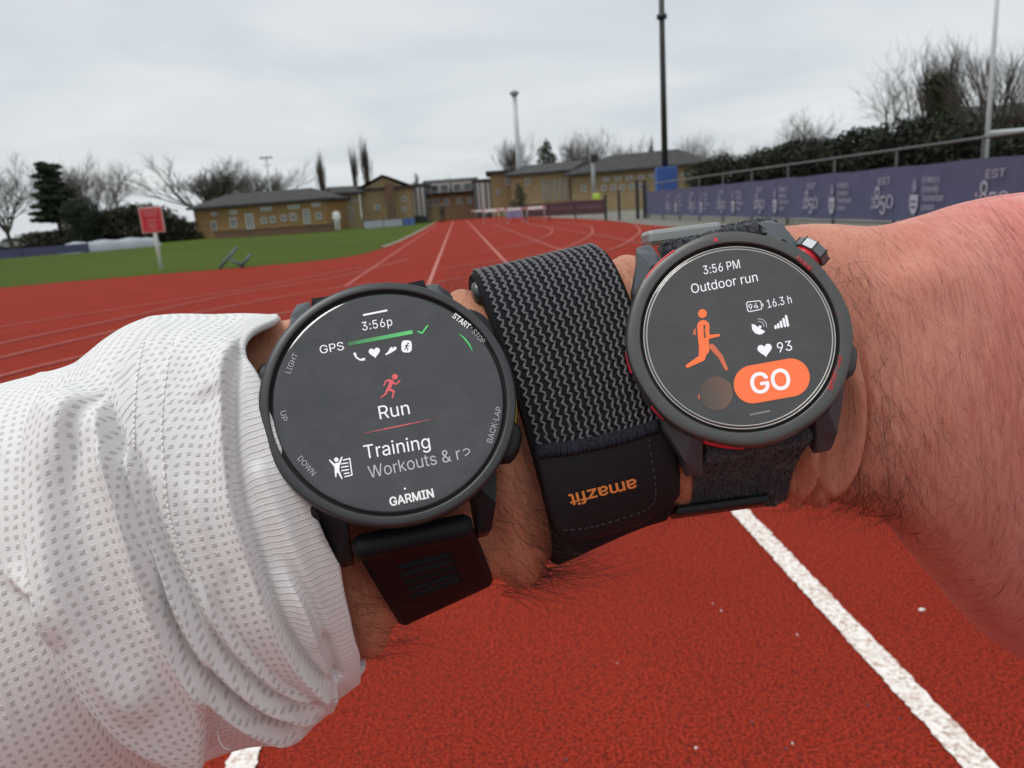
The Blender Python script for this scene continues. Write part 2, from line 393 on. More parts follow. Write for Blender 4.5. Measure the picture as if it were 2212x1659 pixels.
# loose grit on the surface
m_wh = mat('white_grit', (.75, .70, .68), .7); m_dkp = mat('dark_grit', (.06, .06, .065), .8)
for k, (x, y, s_, m_, lab) in enumerate(((1503, 1617, 8, m_wh, 'white grit chip near the bottom edge, left of the white line'), (1712, 1607, 6, m_wh, 'white grit chip close to a dark one, left of the white line'), (1991, 1319, 11, m_wh, 'largest pale shred lying right of the white line below the hand'),
        (1558, 1320, 6, m_wh, 'faint pale chip left of the white line, below the band'), (1722, 1372, 5, m_wh, 'pale chip just left of the white line'), (1874, 1524, 8, m_dkp, 'dark pebble touching the left of the white line'), (1945, 1553, 6, m_dkp, 'dark pebble nearest the white line'),
        (1625, 1562, 7, m_dkp, 'dark pebble alone in the lane'), (1698, 1618, 6, m_dkp, 'dark pebble beside a white chip'), (1222, 1643, 9, m_dkp, 'dark pebble at the bottom edge of the lane'), (1540, 1304, 4, m_wh, 'tiny pale chip beside a second one'), (1333, 1433, 4, m_wh, 'tiny pale chip in the middle of the lane'))):
    p = ground(x, y); r = s_ / FPX * np.linalg.norm(p - CAMP) * .42; b = MB(); V_ = []
    for i in range(5):
        th = math.pi * i / 4
        for j in range(7):
            a = 2 * math.pi * j / 7; q = r * rng.uniform(.75, 1.15); V_.append((p[0] + q * math.sin(th) * math.cos(a) * (1.6 if s_ > 10 else 1), p[1] + q * math.sin(th) * math.sin(a), r * .45 + q * .6 * math.cos(th)))
    b.addmesh(V_, [tuple(f) for f in grid_faces(5, 7, True)]); tag(b.build('grit_chip' if m_ is m_wh else 'pebble', m_), lab, 'pebble', 'grit on the track')

# ================================================================== buildings
m_brickL, t, b, N_, L_ = nmat('yellow_brick_warm')
def brick_nodes(m_, c1_, c2_, mort):
    t = m_.node_tree; b = t.nodes['Principled BSDF']; oc = t.nodes.new('ShaderNodeTexCoord').outputs['Object']
    br = t.nodes.new('ShaderNodeTexBrick'); mp = t.nodes.new('ShaderNodeMapping'); mp.inputs['Rotation'].default_value = (math.pi / 2, 0, 0); t.links.new(oc, mp.inputs[0]); t.links.new(mp.outputs[0], br.inputs['Vector'])
    br.inputs['Color1'].default_value = (*c1_, 1); br.inputs['Color2'].default_value = (*c2_, 1); br.inputs['Mortar'].default_value = (*mort, 1)
    br.inputs['Scale'].default_value = 1; br.inputs['Brick Width'].default_value = .23; br.inputs['Row Height'].default_value = .075; br.inputs['Mortar Size'].default_value = .009
    g = _noise(t, oc, .7, 4, .6); t.links.new(_mix(t, .5, br.outputs['Color'], _ramp(t, g, [(.3, (.72, .70, .68)), (.7, (1.1, 1.08, 1.05))]), 'MULTIPLY'), b.inputs['Base Color']); b.inputs['Roughness'].default_value = .9
brick_nodes(m_brickL, (.31, .185, .068), (.25, .145, .054), (.28, .21, .12))
m_brick = nmat('yellow_brick')[0]; brick_nodes(m_brick, (.35, .25, .13), (.29, .205, .105), (.28, .23, .155))
m_brown = nmat('brown_brick')[0]; brick_nodes(m_brown, (.16, .085, .045), (.12, .065, .038), (.16, .12, .09))
m_roof = mat('slate_roof', (.030, .029, .029), .85, col2=(.048, .046, .045), nscale=2.0)
m_wfr = mat('white_frame', (.50, .50, .48), .5); m_wgl = mat('window_glass', (.035, .045, .05), .08, spec=.8)
def column(px, dist, y=440):
    p = dist_pt(px, y, dist); return np.array([p[0], p[1]])
def zat(px, py, dist): return float(dist_pt(px, py, dist)[2])
def building(name, label, x0, x1, d0, d1, ye0, ye1, depth, ridge_up, wall, roof='hip', windows=(), over=.45, group=None):
    """front wall from measured column x0 to x1 (distances d0, d1), eaves at ye; roof rises by ridge_up metres"""
    A, B = column(x0, d0), column(x1, d1); ze = .5 * (zat(x0, ye0, d0) + zat(x1, ye1, d1)); e = B - A; ln = np.linalg.norm(e); e /= ln; back = np.array([-e[1], e[0]])
    if back[1] < 0: back = -back
    M = Matrix.Identity(4); M[0][0], M[1][0] = e; M[0][1], M[1][1] = back; M[0][3], M[1][3] = A; M[2][3] = -.05
    r = empty(name, M); tag(r, label, 'building', group)
    b = MB(); b.box((ln / 2, depth / 2, ze / 2), (ln, depth, ze)); b.build('wall', wall, r, smooth=False)
    b = MB(); o_ = over; zt = ze + .02
    E = [(-o_, -o_, zt), (ln + o_, -o_, zt), (ln + o_, depth + o_, zt), (-o_, depth + o_, zt)]; E2 = [(x, y, zt + .18) for x, y, z in E]
    if roof == 'hip': i = depth / 2; R_ = [(i, depth / 2, ze + ridge_up), (ln - i, depth / 2, ze + ridge_up)]
    elif roof == 'gable': R_ = [(-o_, depth / 2, ze + ridge_up), (ln + o_, depth / 2, ze + ridge_up)]
    elif roof == 'gable_front': R_ = [(ln / 2, -o_, ze + ridge_up), (ln / 2, depth + o_, ze + ridge_up)]
    elif roof == 'mono': R_ = None
    if roof in ('hip', 'gable'):
        b.addmesh(E + E2 + R_, [(3, 2, 1, 0), (0, 1, 5, 4), (1, 2, 6, 5), (2, 3, 7, 6), (3, 0, 4, 7), (4, 5, 9, 8), (6, 7, 8, 9), (5, 6, 9), (7, 4, 8)])
    elif roof == 'gable_front':
        b.addmesh(E + E2 + R_, [(3, 2, 1, 0), (0, 1, 5, 4), (1, 2, 6, 5), (2, 3, 7, 6), (3, 0, 4, 7), (5, 6, 9, 8), (7, 4, 8, 9), (6, 7, 9)])
        g = MB(); g.hexa([(0, .02, ze), (ln, .02, ze), (ln / 2, .02, ze + ridge_up - .25)], [(0, .3, ze), (ln, .3, ze), (ln / 2, .3, ze + ridge_up - .25)]); g.build('gable_wall', wall, r, smooth=False)
    else: b.box((ln / 2, depth / 2, ze + .16), (ln + 2 * o_, depth + 2 * o_, .3))
    b.build('roof', m_roof, r, smooth=False)
    pl = Plane((A[0], A[1], 0), (-back[0], -back[1], 0)); Mi = np.array(r.matrix_world.inverted())
    for (wx, y0, y1, wpx, kind) in windows:
        q = [np.array(pl.ray_cast(CAMP, ray(*p))[0]) for p in ((wx, y1), (wx, y0), (wx + wpx / 2, (y0 + y1) / 2))]
        q = [(Mi @ np.append(p, 1))[:3] for p in q]; z0, z1 = q[0][2], q[1][2]; wd = abs(q[2][0] - (q[0][0] + q[1][0]) / 2) * 2; xc = (q[0][0] + q[1][0]) / 2; z0 = max(z0, .15)
        if kind == 'panel':
            f = MB(); f.box((xc, -.06, (z0 + z1) / 2), (wd, .14, z1 - z0)); f.build('panel', m_wfr, r, smooth=False); continue
        f = MB(); fr = min(.11, wd * .14)
        f.box((xc - wd / 2 + fr / 2, -.02, (z0 + z1) / 2), (fr, .10, z1 - z0)); f.box((xc + wd / 2 - fr / 2, -.02, (z0 + z1) / 2), (fr, .10, z1 - z0))
        f.box((xc, -.02, z1 - fr / 2), (wd - 2 * fr, .098, fr)); f.box((xc, -.02, z0 + fr / 2), (wd - 2 * fr, .098, fr)); f.box((xc, -.018, (z0 + z1) / 2), (fr * .8, .08, z1 - z0 - 2 * fr))
        if kind == 'tall':
            for k in (1, 2, 3): f.box((xc, -.016, z0 + (z1 - z0) * k / 4), (wd - 2 * fr, .06, fr * .7))
        w_ = f.build('window', m_wfr, r, smooth=False)
        g = MB(); g.box((xc, -.004, (z0 + z1) / 2), (wd - fr, .02, z1 - z0 - fr)); g.build('pane', m_wgl, w_, smooth=False); g = None
    return r
W1 = [(463, 478, 497, 12, 'w'), (505, 470, 492, 15, 'w'), (540, 462, 495, 17, 'tall'), (571, 470, 483, 12, 'w'), (590, 467, 481, 12, 'w'), (613, 465, 478, 12, 'w'), (634, 461, 477, 14, 'w'), (663, 452, 483, 14, 'tall'), (689, 459, 474, 11, 'w'),
      (463, 459, 466, 12, 'w'), (505, 454, 463, 16, 'w'), (575, 447, 455, 24, 'w'), (635, 443, 451, 26, 'w'), (683, 438, 446, 18, 'w')]
building('long_brick_hall', 'long low yellow brick hall with dark roof and small white windows', 415, 702, 72, 69, 453, 431, 4.5, 1.25, m_brickL, 'hip', W1)
b = MB(); A, B = column(455, 64), column(716, 62); e = unit(np.append(B - A, 0)); b.box(np.append((A + B) / 2, .28), (np.linalg.norm(B - A), .22, .6), [e, np.cross([0, 0, 1], e), (0, 0, 1)]); tag(b.build('low_brick_wall', m_brown, smooth=False), 'low dark brick wall in front of the long yellow brick hall', 'wall')
b = MB(); b.box(np.append((A + B) / 2, .61), (np.linalg.norm(B - A), .3, .06), [e, np.cross([0, 0, 1], e), (0, 0, 1)]); o = b.build('coping', m_brown, bpy.data.objects['low_brick_wall'], smooth=False)
building('brick_wing', 'narrow yellow brick wing with striped windows left of the gabled block', 728, 778, 73, 74, 424, 413, 2.5, .8, m_brick, 'gable', [(x, 426, 436, 5, 'w') for x in (738, 748, 758, 768)] + [(x, 446, 476, 4, 'tall') for x in (737, 745, 753, 761)])
building('gabled_brick_block', 'tall yellow brick block with dark gable roof facing the field', 779, 886, 74.5, 74.5, 411, 404, 4, 1.35, m_brick, 'gable_front', [(815, 443, 454, 12, 'w'), (873, 424, 436, 9, 'w'), (873, 448, 458, 9, 'w')], .3)
b = MB(); A, B = column(836, 73.6), column(853, 73.6); b.box(((A + B) / 2).tolist() + [zat(845, 400, 74) / 2], (np.linalg.norm(B - A), .5, zat(845, 390, 74))); b.build('dark_recess', m_brown, None, smooth=False)
dr = bpy.data.objects['dark_recess']; gb = bpy.data.objects['gabled_brick_block']; dr.parent = gb; dr.matrix_parent_inverse = gb.matrix_world.inverted()
def stair(name, label, x0, x1, dd, yt, yb): return building(name, label, x0, x1, dd, dd, yt, yt, 6, .3, m_wgl, 'mono', [(x0 + (x1 - x0) * f, yt + 3, yb, (x1 - x0) * w_, 'panel') for f, w_ in ((.22, .10), (.48, .22), (.80, .14))], .15)
stair('glazed_stair_tower', 'white striped glazed stair tower right of the gabled block', 889, 921, 78, 402, 466)
building('dormer_block', 'yellow brick block with dark mansard roof and dormers between two glazed towers', 921, 1026, 86, 86, 423, 414, 6, 1.75, m_brick, 'gable', [(x, 430 - (x - 940) * .07, 445 - (x - 940) * .07, 13, 'w') for x in (942, 964, 992, 1015)])
dbk = bpy.data.objects['dormer_block']
for x in (940, 961, 988, 1010):
    p = dist_pt(x, 408 - (x - 940) * .07, 85.6); b = MB(); b.box(p, (1.0, 1.6, .95)); o = b.build('dormer', m_wfr, None, smooth=False); o.parent = dbk; o.matrix_parent_inverse = dbk.matrix_world.inverted()
    b = MB(); b.box(p + np.array([0, -.82, -.02]), (.75, .06, .7)); q = b.build('pane', m_wgl, None, smooth=False); q.parent = o; q.matrix_parent_inverse = (o.parent.matrix_world @ o.matrix_parent_inverse).inverted() if False else Matrix.Identity(4)
stair('glazed_stair_tower', 'white striped glazed stair tower left of the brick tower', 1026, 1063, 84, 392, 452)
building('brick_tower', 'slim yellow brick tower block with a small blue grey bay near its top', 1063, 1107, 82, 82, 376, 371, 8, .8, m_brick, 'mono', [(1098, 375, 400, 13, 'w'), (1076, 410, 420, 7, 'w')])
building('gabled_brick_hall', 'yellow brick hall with sloping dark roof behind the white mast', 1107, 1232, 80, 78, 372, 378, 12, 1.3, m_brick, 'gable', [(1140, 385, 400, 10, 'w')] + [(x, 388, 430, 5, 'tall') for x in (1175, 1187, 1199, 1211, 1222)])
building('wide_brick_hall', 'wide yellow brick hall with big dark hipped roof behind the black pole', 1236, 1517, 76, 70, 380, 354, 6, 1.75, m_brick, 'hip', [(x, 400 - (x - 1300) * .04, 412 - (x - 1300) * .04, 10, 'w') for x in (1262, 1305, 1325, 1345, 1365, 1385)] + [(x, 384 - (x - 1300) * .07, 392 - (x - 1300) * .07, 14, 'w') for x in (1310, 1335, 1360, 1385, 1410, 1480, 1500)], .6)
building('red_brick_house', 'red brick house end seen over the hedge at the right edge', 2138, 2290, 44, 44, 262, 252, 7, 1.2, mat('red_brick', (.22, .055, .045), .9, col2=(.28, .08, .06), nscale=3), 'gable', [(2161, 262, 276, 10, 'w')])

# ================================================================== fence with printed banner
G1 = ground(1400, 465, .15); G2 = ground(1898, 478, .15); G1 = np.array([G1[0], G1[1], 0]); G2 = np.array([G2[0], G2[1], 0]); fd = unit(G2 - G1); fn = np.array([fd[1], -fd[0], 0]); fn = fn if fn @ -G1 > 0 else -fn
def fpt(s_, z, o_=0.0): return G1 + fd * s_ + np.array([0, 0, z]) + fn * o_
m_fpost = mat('black_steel_post', (.02, .021, .022), .5); m_rail = mat('galvanised_rail', (.13, .135, .14), .45, .4)
fence = empty('railing_fence', tuple(fpt(0, 0))); tag(fence, 'black post fence with grey top rail running along the track on the right', 'fence')
for k in range(13):
    b = MB(); b.tube([fpt(.15 + k * 2.5, 0), fpt(.15 + k * 2.5, 1.50)], .028, 8); b.build('post', m_fpost, fence, world=True)
for z, r_ in ((1.52, .023), (.12, .02)):
    b = MB(); b.tube([fpt(-1.5, z), fpt(31, z)], r_, 8); b.build('rail', m_rail, fence, world=True)
b = MB(); zs = [.17, .68, 1.20]; V_ = []; ns = 130
for i in range(ns):
    s_ = i / (ns - 1) * 31
    for j, z in enumerate(zs): V_.append(fpt(s_, z + (0.02 * math.sin(s_ * 1.257) ** 2 * (-1 if j == 2 else .6) if j != 1 else 0), .05 + .005 * math.sin(s_ * 2.5)))
m_ban = mat('purple_banner', (.070, .074, .145), .75, col2=(.084, .088, .165), nscale=2.5)
b.addmesh(V_, [tuple(f) for f in grid_faces(ns, 3)]); banner = b.build('fence_banner', m_ban, None, smooth=False); tag(banner, 'long purple mesh banner printed with 1850 and university crests along the fence', 'banner')
sol = banner.modifiers.new('thickness', 'SOLIDIFY'); sol.thickness = .004
m_banw = mat('banner_print', (.38, .38, .45), .8); m_banf = mat('banner_print_faint', (.20, .19, .28), .8)
def flat_text(body, s0, s1, z0, cap, m_, bold=0.0, shear=0.0):
    V_, F_ = text_mesh(body, bold); x0, x1 = V_[:, 0].min(), V_[:, 0].max(); W = [fpt(s0 + (x - x0) / (x1 - x0) * (s1 - s0) + shear * y, z0 + y / CAPH * cap, .092 + .0006 * ly) for x, y, ly in V_]
    b = MB(); b.addmesh(W, F_); return b.build('lettering', m_, banner, smooth=False)
def fpoly(pts, m_, name, o_=.09):
    b = MB(); b.addmesh([fpt(s_, z, o_) for s_, z in pts], [tuple(range(len(pts)))]); return b.build(name, m_, banner, smooth=False)
for k in range(-3, 7):
    c = 19.85 - 3.205 * k
    if c > 29 or c < 1.2: continue
    flat_text('EST', c - .16, c + .28, .88, .13, m_banw)
    for ch, dx_, w_, z0, cap in (('1', -.40, .09, .42, .24), ('8', -.29, .20, .42, .42), ('5', -.07, .20, .30, .36), ('0', .15, .25, .42, .25)): flat_text(ch, c + dx_, c + dx_ + w_, z0, cap, m_banw, .01)
    for x_ in (-.43, .0): fpoly([(c + x_, .42), (c + x_ + .15, .42), (c + x_ + .15, .44), (c + x_, .44)], m_banw, 'serif', .094)
    s_ = 20.94 - 3.205 * k
    fpoly([(s_ - .13, .66), (s_ + .13, .66), (s_ + .13, .44), (s_ + .08, .34), (s_, .28), (s_ - .08, .34), (s_ - .13, .44)], m_banw, 'crest_shield')
    for zz_ in (.42, .52): fpoly([(s_ - .08, zz_), (s_ + .08, zz_), (s_ + .08, zz_ + .035), (s_ - .08, zz_ + .035)], m_ban, 'crest_bar', .096)
    fpoly([(s_ - .05, .70), (s_ + .05, .70), (s_ + .09, .80), (s_ + .03, .95), (s_ - .03, .95), (s_ - .08, .82)], m_banf, 'crest_top')
    for body_, w_, z0 in (('St Mary’s', .50, .86), ('University', .50, .70), ('Twickenham', .64, .54), ('London', .38, .38)): flat_text(body_, s_ + .25, s_ + .25 + w_, z0, .115, m_banw)
# gate posts and the low hoardings left of the banner
for x, w_, hh_ in ((1377, .07, 1.75), (1393, .08, 1.7), (1337, .05, 1.35), (1308, .05, 1.2)):
    p = ground(x, 472); p = np.array([*column(x, 36), 0]); b = MB(); b.box(p + (0, 0, hh_ / 2), (w_ * 2, w_ * 2, hh_)); o = b.build('gate_post', m_fpost, smooth=False)
    tag(o, {1377: 'thick black gate post second left of the purple banner', 1393: 'thick black gate post touching the left end of the purple banner', 1337: 'thin black post in the gap between maroon and purple hoardings', 1308: 'thin black post at the right end of the maroon hoarding'}[x], 'post', 'gate posts')
def hoarding(name, label, x0, x1, d0, d1, z0, z1, m_, marks=None):
    A, B = column(x0, d0), column(x1, d1); e = unit(np.append(B - A, 0)); nn_ = np.cross(e, (0, 0, 1)); ln = np.linalg.norm(B - A); r = empty(name, (*A, 0)); tag(r, label, 'hoarding')
    n_ = max(2, int(ln / 2.4))
    for k in range(n_):
        b = MB(); c_ = np.append(A, 0) + e * (ln * (k + .5) / n_) + (0, 0, (z0 + z1) / 2); b.box(c_, (ln / n_ - .03, .05, z1 - z0), [e, nn_, (0, 0, 1)]); b.build('panel', m_, r, smooth=False, world=True)
        if marks:
            b = MB()
            for q in range(6): b.box(c_ + e * (ln / n_ * (q - 2.5) / 7) + nn_ * .03 + (0, 0, .02), (ln / n_ / 14, .012, .16), [e, nn_, (0, 0, 1)])
            b.build('panel_print', marks, r, smooth=False, world=True)
    for k in range(n_ + 1):
        b = MB(); b.box(np.append(A, 0) + e * (ln * k / n_) + (0, 0, z1 / 2 + .05), (.06, .06, z1 + .1), [e, nn_, (0, 0, 1)]); b.build('post', m_fpost, r, smooth=False, world=True)
hoarding('hoarding', 'dark maroon hoarding with faint lettering along the far track edge', 1134, 1306, 50, 42, .25, 1.02, mat('maroon_board', (.055, .022, .03), .7), mat('maroon_print', (.13, .08, .09), .7))
hoarding('hoarding', 'short lavender hoarding left of the maroon one', 1092, 1127, 56, 52, .2, .9, mat('lavender_board', (.17, .16, .30), .7))
hoarding('hoarding', 'low purple and blue barrier at the far left below the bare trees', -140, 172, 42, 47, .05, .55, mat('dull_purple_board', (.085, .085, .17), .75))
hoarding('hoarding', 'low pale board with a blue end in front of the gabled block', 780, 866, 62, 64, .05, .60, mat('pale_board', (.42, .45, .52), .6)); hoarding('hoarding', 'short bright blue board beside the low pale board', 867, 893, 64, 64, .05, .62, mat('blue_board', (.06, .13, .36), .6))

# ================================================================== masts, goal posts, sign, small things
m_mast = mat('pale_mast', (.50, .52, .53), .5); m_blk = mat('black_mast', (.018, .019, .02), .45); m_white = mat('white_paint', (.74, .74, .72), .45)
def mast(name, label, xb, xt, yt, dist, r0, r1, m_, cat='mast'):
    p = column(xb, dist); zt = zat(xt, yt, dist); r = empty(name, (*p, 0)); tag(r, label, cat)
    b = MB(); b.tube([(*p, 0), (*p, zt * .5), (*p, zt)], [r0, (r0 + r1) / 2, r1], 14); b.build('pole', m_, r, world=True); return r, p, zt
r, p, zt = mast('floodlight_mast', 'tall pale mast standing behind the far end of the track', 1126, 1113, 206, 88, .34, .24, m_mast)
b = MB(); b.tube([(*p, zt - .1), (*p, zt + .25), (*p, zt + .5)], [.28, .55, .3], 12); b.build('head', mat('grey_head', (.30, .31, .32), .5), r, world=True)
r, p, zt = mast('goal_mast', 'tall black mast with blue padded base rising out of the picture', 1438, 1426, -140, 48, .20, .15, m_blk)
b = MB(); zc = zat(1429, 36, 48); b.tube([(*p, zc - .16), (*p, zc - .12), (*p, zc + .12), (*p, zc + .16)], [.18, .30, .30, .18], 14); b.build('collar', m_blk, r, world=True)
b = MB(); z0, z1 = .6, zat(1440, 361, 48); b.box((p[0] + .05, p[1] - .05, (z0 + z1) / 2), (1.25, .8, z1 - z0)); b.build('pad', mat('blue_pad', (.035, .085, .30), .55, bump=.2, bscale=3), r, smooth=False, world=True, mod=.06)
r, p, zt = mast('rugby_goal', 'white goal post with crossbar behind the fence at the right edge', 2122, 2152, -160, 17, .056, .036, m_mast, 'goal post')
zb = zat(2128, 288, 17); b = MB(); b.tube([(p[0], p[1], zb), (p[0] + 5.6, p[1] - 1.2, zb)], .05, 12); b.build('crossbar', m_mast, r, world=True)
b = MB(); b.tube([(p[0] + 5.6, p[1] - 1.2, 0), (p[0] + 5.6, p[1] - 1.2, zt)], [.062, .05], 12); b.build('pole', m_mast, r, world=True)
r, p, zt = mast('light_column', 'thin grey light column with cross head above the left bare trees', 588, 584, 340, 95, .14, .10, m_mast, 'lamp post')
b = MB(); b.box((*p, zt), (1.5, .3, .22)); b.box((*p, zt - .9), (1.0, .1, .1)); b.build('lamp_head', m_mast, r, smooth=False, world=True)
r, p, zt = mast('light_column', 'short grey column with dark head in front of the wide brick hall', 1284, 1283, 345, 58, .16, .14, mat('grey_column', (.22, .23, .23), .5), 'lamp post')
b = MB(); b.box((p[0] + .12, p[1], zt + .1), (.55, .4, .5)); b.build('lamp_head', m_blk, r, smooth=False, world=True, mod=.05)
# red notice on a white post
gp = ground(347, 583); sg = empty('notice_sign', (gp[0], gp[1], 0)); tag(sg, 'red and white notice board on a white post at the grass edge', 'sign')
dS = gp[1]; zt, zb_ = zat(325, 447, dS), zat(333, 503, dS); xl, xr = dist_pt(303, 475, dS)[0], dist_pt(354, 475, dS)[0]; xm = gp[0]
b = MB(); b.tube([(xm, dS + .04, 0), (xm, dS + .04, zt - .1)], .05, 10); b.build('post', m_white, sg, world=True)
b = MB(); b.box((xm, dS, (zt + zb_) / 2), (xr - xl, .035, zt - zb_)); board = b.build('board', mat('notice_white', (.62, .42, .42), .5), sg, smooth=False, world=True, mod=.01)
b = MB(); b.box((xm, dS - .021, (zt + zb_) / 2), ((xr - xl) * .90, .012, (zt - zb_) * .91)); b.build('red_face', mat('notice_red', (.52, .022, .035), .45), sg, smooth=False, world=True)
m_pk = mat('notice_print', (.62, .25, .26), .5); hS = zt - zb_; wS = xr - xl
b = MB()
for (z, w_, t_) in ((.86, .66, .06), (.76, .60, .05), (.67, .52, .04), (.48, .42, .06), (.36, .30, .05), (.26, .40, .06), (.16, .28, .05)):
    nW = 5
    for q in range(nW): b.box((xm + wS * w_ * (q - 2) / nW, dS - .030, zb_ + hS * z), (wS * w_ / nW * .72, .006, hS * t_ * .8))
b.build('faded_print', m_pk, sg, smooth=False, world=True)
b = MB(); 
for (x, z, w_, h_) in ((0, .045, .82, .012), (0, .955, .82, .012), (-.41, .5, .012, .92), (.41, .5, .012, .92)): b.box((xm + wS * x, dS - .0295, zb_ + hS * z), (wS * w_, .006, hS * h_))
b.build('border_line', mat('notice_border', (.75, .28, .18), .5), sg, smooth=False, world=True)
# blue grey tubular frame tipped over at the grass edge
m_fr = mat('blue_grey_steel', (.085, .13, .16), .45, .3); fb = ground(476, 582); fr = empty('overturned_frame', (fb[0], fb[1], 0)); tag(fr, 'blue grey metal frame tipped over where grass meets track', 'frame')
dF = fb[1]; P_ = lambda x, y, o_: dist_pt(x, y, dF + o_)
for o_ in (0, .5):
    for pts in (((474, 581), (512, 534)), ((494, 558), (526, 576)), ((520, 577), (542, 549))):
        b = MB(); q = [P_(*pts[0], o_), P_(*pts[1], o_)]; q = [(x, y, max(z, .02)) for x, y, z in q]; b.tube(q, .028, 8); b.build('bar', m_fr, fr, world=True)
for x, y in ((510, 537), (524, 575), (540, 551)):
    b = MB(); b.tube([P_(x, y, 0), P_(x, y, .5)], .024, 8); b.build('cross_bar', m_fr, fr, world=True)
# covered landing mat
A = ground(172, 547); B = np.array([*column(338, 52), 0]); e = unit(B - A); nb2 = np.cross((0, 0, 1), e); ln = np.linalg.norm(B - A); mt = empty('landing_mat', tuple(A)); tag(mt, 'silver covered landing mat lying on the infield behind the red notice', 'mat')
b = MB(); ns = 40; V_ = []
for i in range(ns):
    f = i / (ns - 1); hh_ = .62 * min(1, (f / .10) ** .5 if f < .1 else 1, ((1 - f) / .05) ** .5 if f > .95 else 1) + .04 * math.sin(f * 19)
    for w_, z in ((-.0, 0), (.12, .62), (.5, .95), (1.2, 1.05), (2.0, .9), (2.4, 0)): V_.append(A + e * ln * f + nb2 * w_ + np.array([0, 0, max(.01, z * hh_)]))
b.addmesh(V_, [tuple(x) for x in grid_faces(ns, 6)]); b.build('cover', mat('silver_cover', (.30, .34, .37), .5, bump=.3, bscale=4), mt, world=True)
# hurdles
m_hb = mat('hurdle_board', (.80, .79, .78), .5); m_hr = mat('hurdle_red', (.50, .10, .08), .5); proto = None
HP = [(1062, 482, 0), (1112, 480, .2), (1158, 479, 0), (1040, 474.5, 0), (1078, 473.5, 0), (1115, 472.5, .1), (1030, 471.3, 0), (1058, 470.8, 0), (1090, 470.2, 0), (1022, 468.6, 0), (1044, 468.2, .1), (1070, 468, 0), (1100, 467.6, 0), (1016, 466.4, 0), (1036, 466.2, 0)]
ordn = ['first', 'second', 'third', 'fourth', 'fifth']
rows = [('nearest row', 3), ('second row', 3), ('third row', 3), ('fourth row', 4), ('farthest row', 2)]
rl = [(rn, k) for rn, n_ in rows for k in range(n_)]
for k, (x, y, rz) in enumerate(HP):
    p = ground(x, y); r = empty('hurdle', (p[0], p[1], 0)); r.rotation_euler[2] = rz - .05; lab = '%s white hurdle from the left in the %s of hurdles' % (ordn[rl[k][1]], rl[k][0]); tag(r, lab, 'hurdle', 'hurdles stored on the track')
    if proto is None:
        proto = []
        b = MB(); b.box((0, 0, .80), (1.19, .035, .17)); proto.append(b.build('board', m_hb, r, smooth=False))
        b = MB(); b.box((-.50, -.021, .80), (.12, .008, .168)); b.box((.50, -.021, .80), (.12, .008, .168)); q = b.build('stripe', m_hr, r, smooth=False); proto.append(q)
        for sx in (-1, 1):
            b = MB(); b.tube([(sx * .5, 0, .82), (sx * .5, 0, .03)], .018, 8); proto.append(b.build('upright', m_mast, r)); b = MB(); b.tube([(sx * .5, 0, .025), (sx * .5, -.65, .025)], .02, 8); proto.append(b.build('foot', m_mast, r))
    else:
        for q in proto: c_ = q.copy(); COL.objects.link(c_); c_.parent = r
# parked cars seen under the trees
m_tyre = mat('tyre', (.015, .015, .015), .8)
def car(px, dist, col, label, rz=0):
    p = column(px, dist, 505); r = empty('parked_car', (p[0], p[1], 0)); r.rotation_euler[2] = rz; tag(r, label, 'car', 'cars parked beyond the field')
    pr = [(-2.05, .35), (-2.1, .75), (-1.5, .9), (-.9, 1.38), (.55, 1.42), (1.25, .95), (2.0, .82), (2.1, .4)]
    b = MB(); b.hexa([(x, -.85, z) for x, z in pr], [(x, .85, z) for x, z in pr]); b.build('body', mat('car_paint_' + col[0], col[1], .3, spec=.6), r, smooth=False, mod=.08)
    for sy in (-1, 1):
        w_ = [(-1.25, .95), (-.82, 1.30), (.48, 1.33), (.98, .97)]; b = MB(); b.hexa([(x, sy * .856, z) for x, z in w_], [(x, sy * .864, z) for x, z in w_]); b.build('window', m_wgl, r, smooth=False)
        for x in (-1.3, 1.3): b = MB(); b.tube([(x, sy * .70, .32), (x, sy * .90, .32)], .32, 16); b.build('wheel', m_tyre, r)
for px, dist, c_, lab in ((32, 84, ('silver', (.34, .34, .36)), 'leftmost pale car under the far left bare tree'), (56, 86, ('white', (.5, .5, .5)), 'white car in the middle under the far left bare trees'), (84, 86, ('silver', (.34, .34, .36)), 'pale car beside the tall pine'),
                          (356, 90, ('white', (.5, .5, .5)), 'white car just right of the red notice post')): car(px, dist, c_, lab, .2)

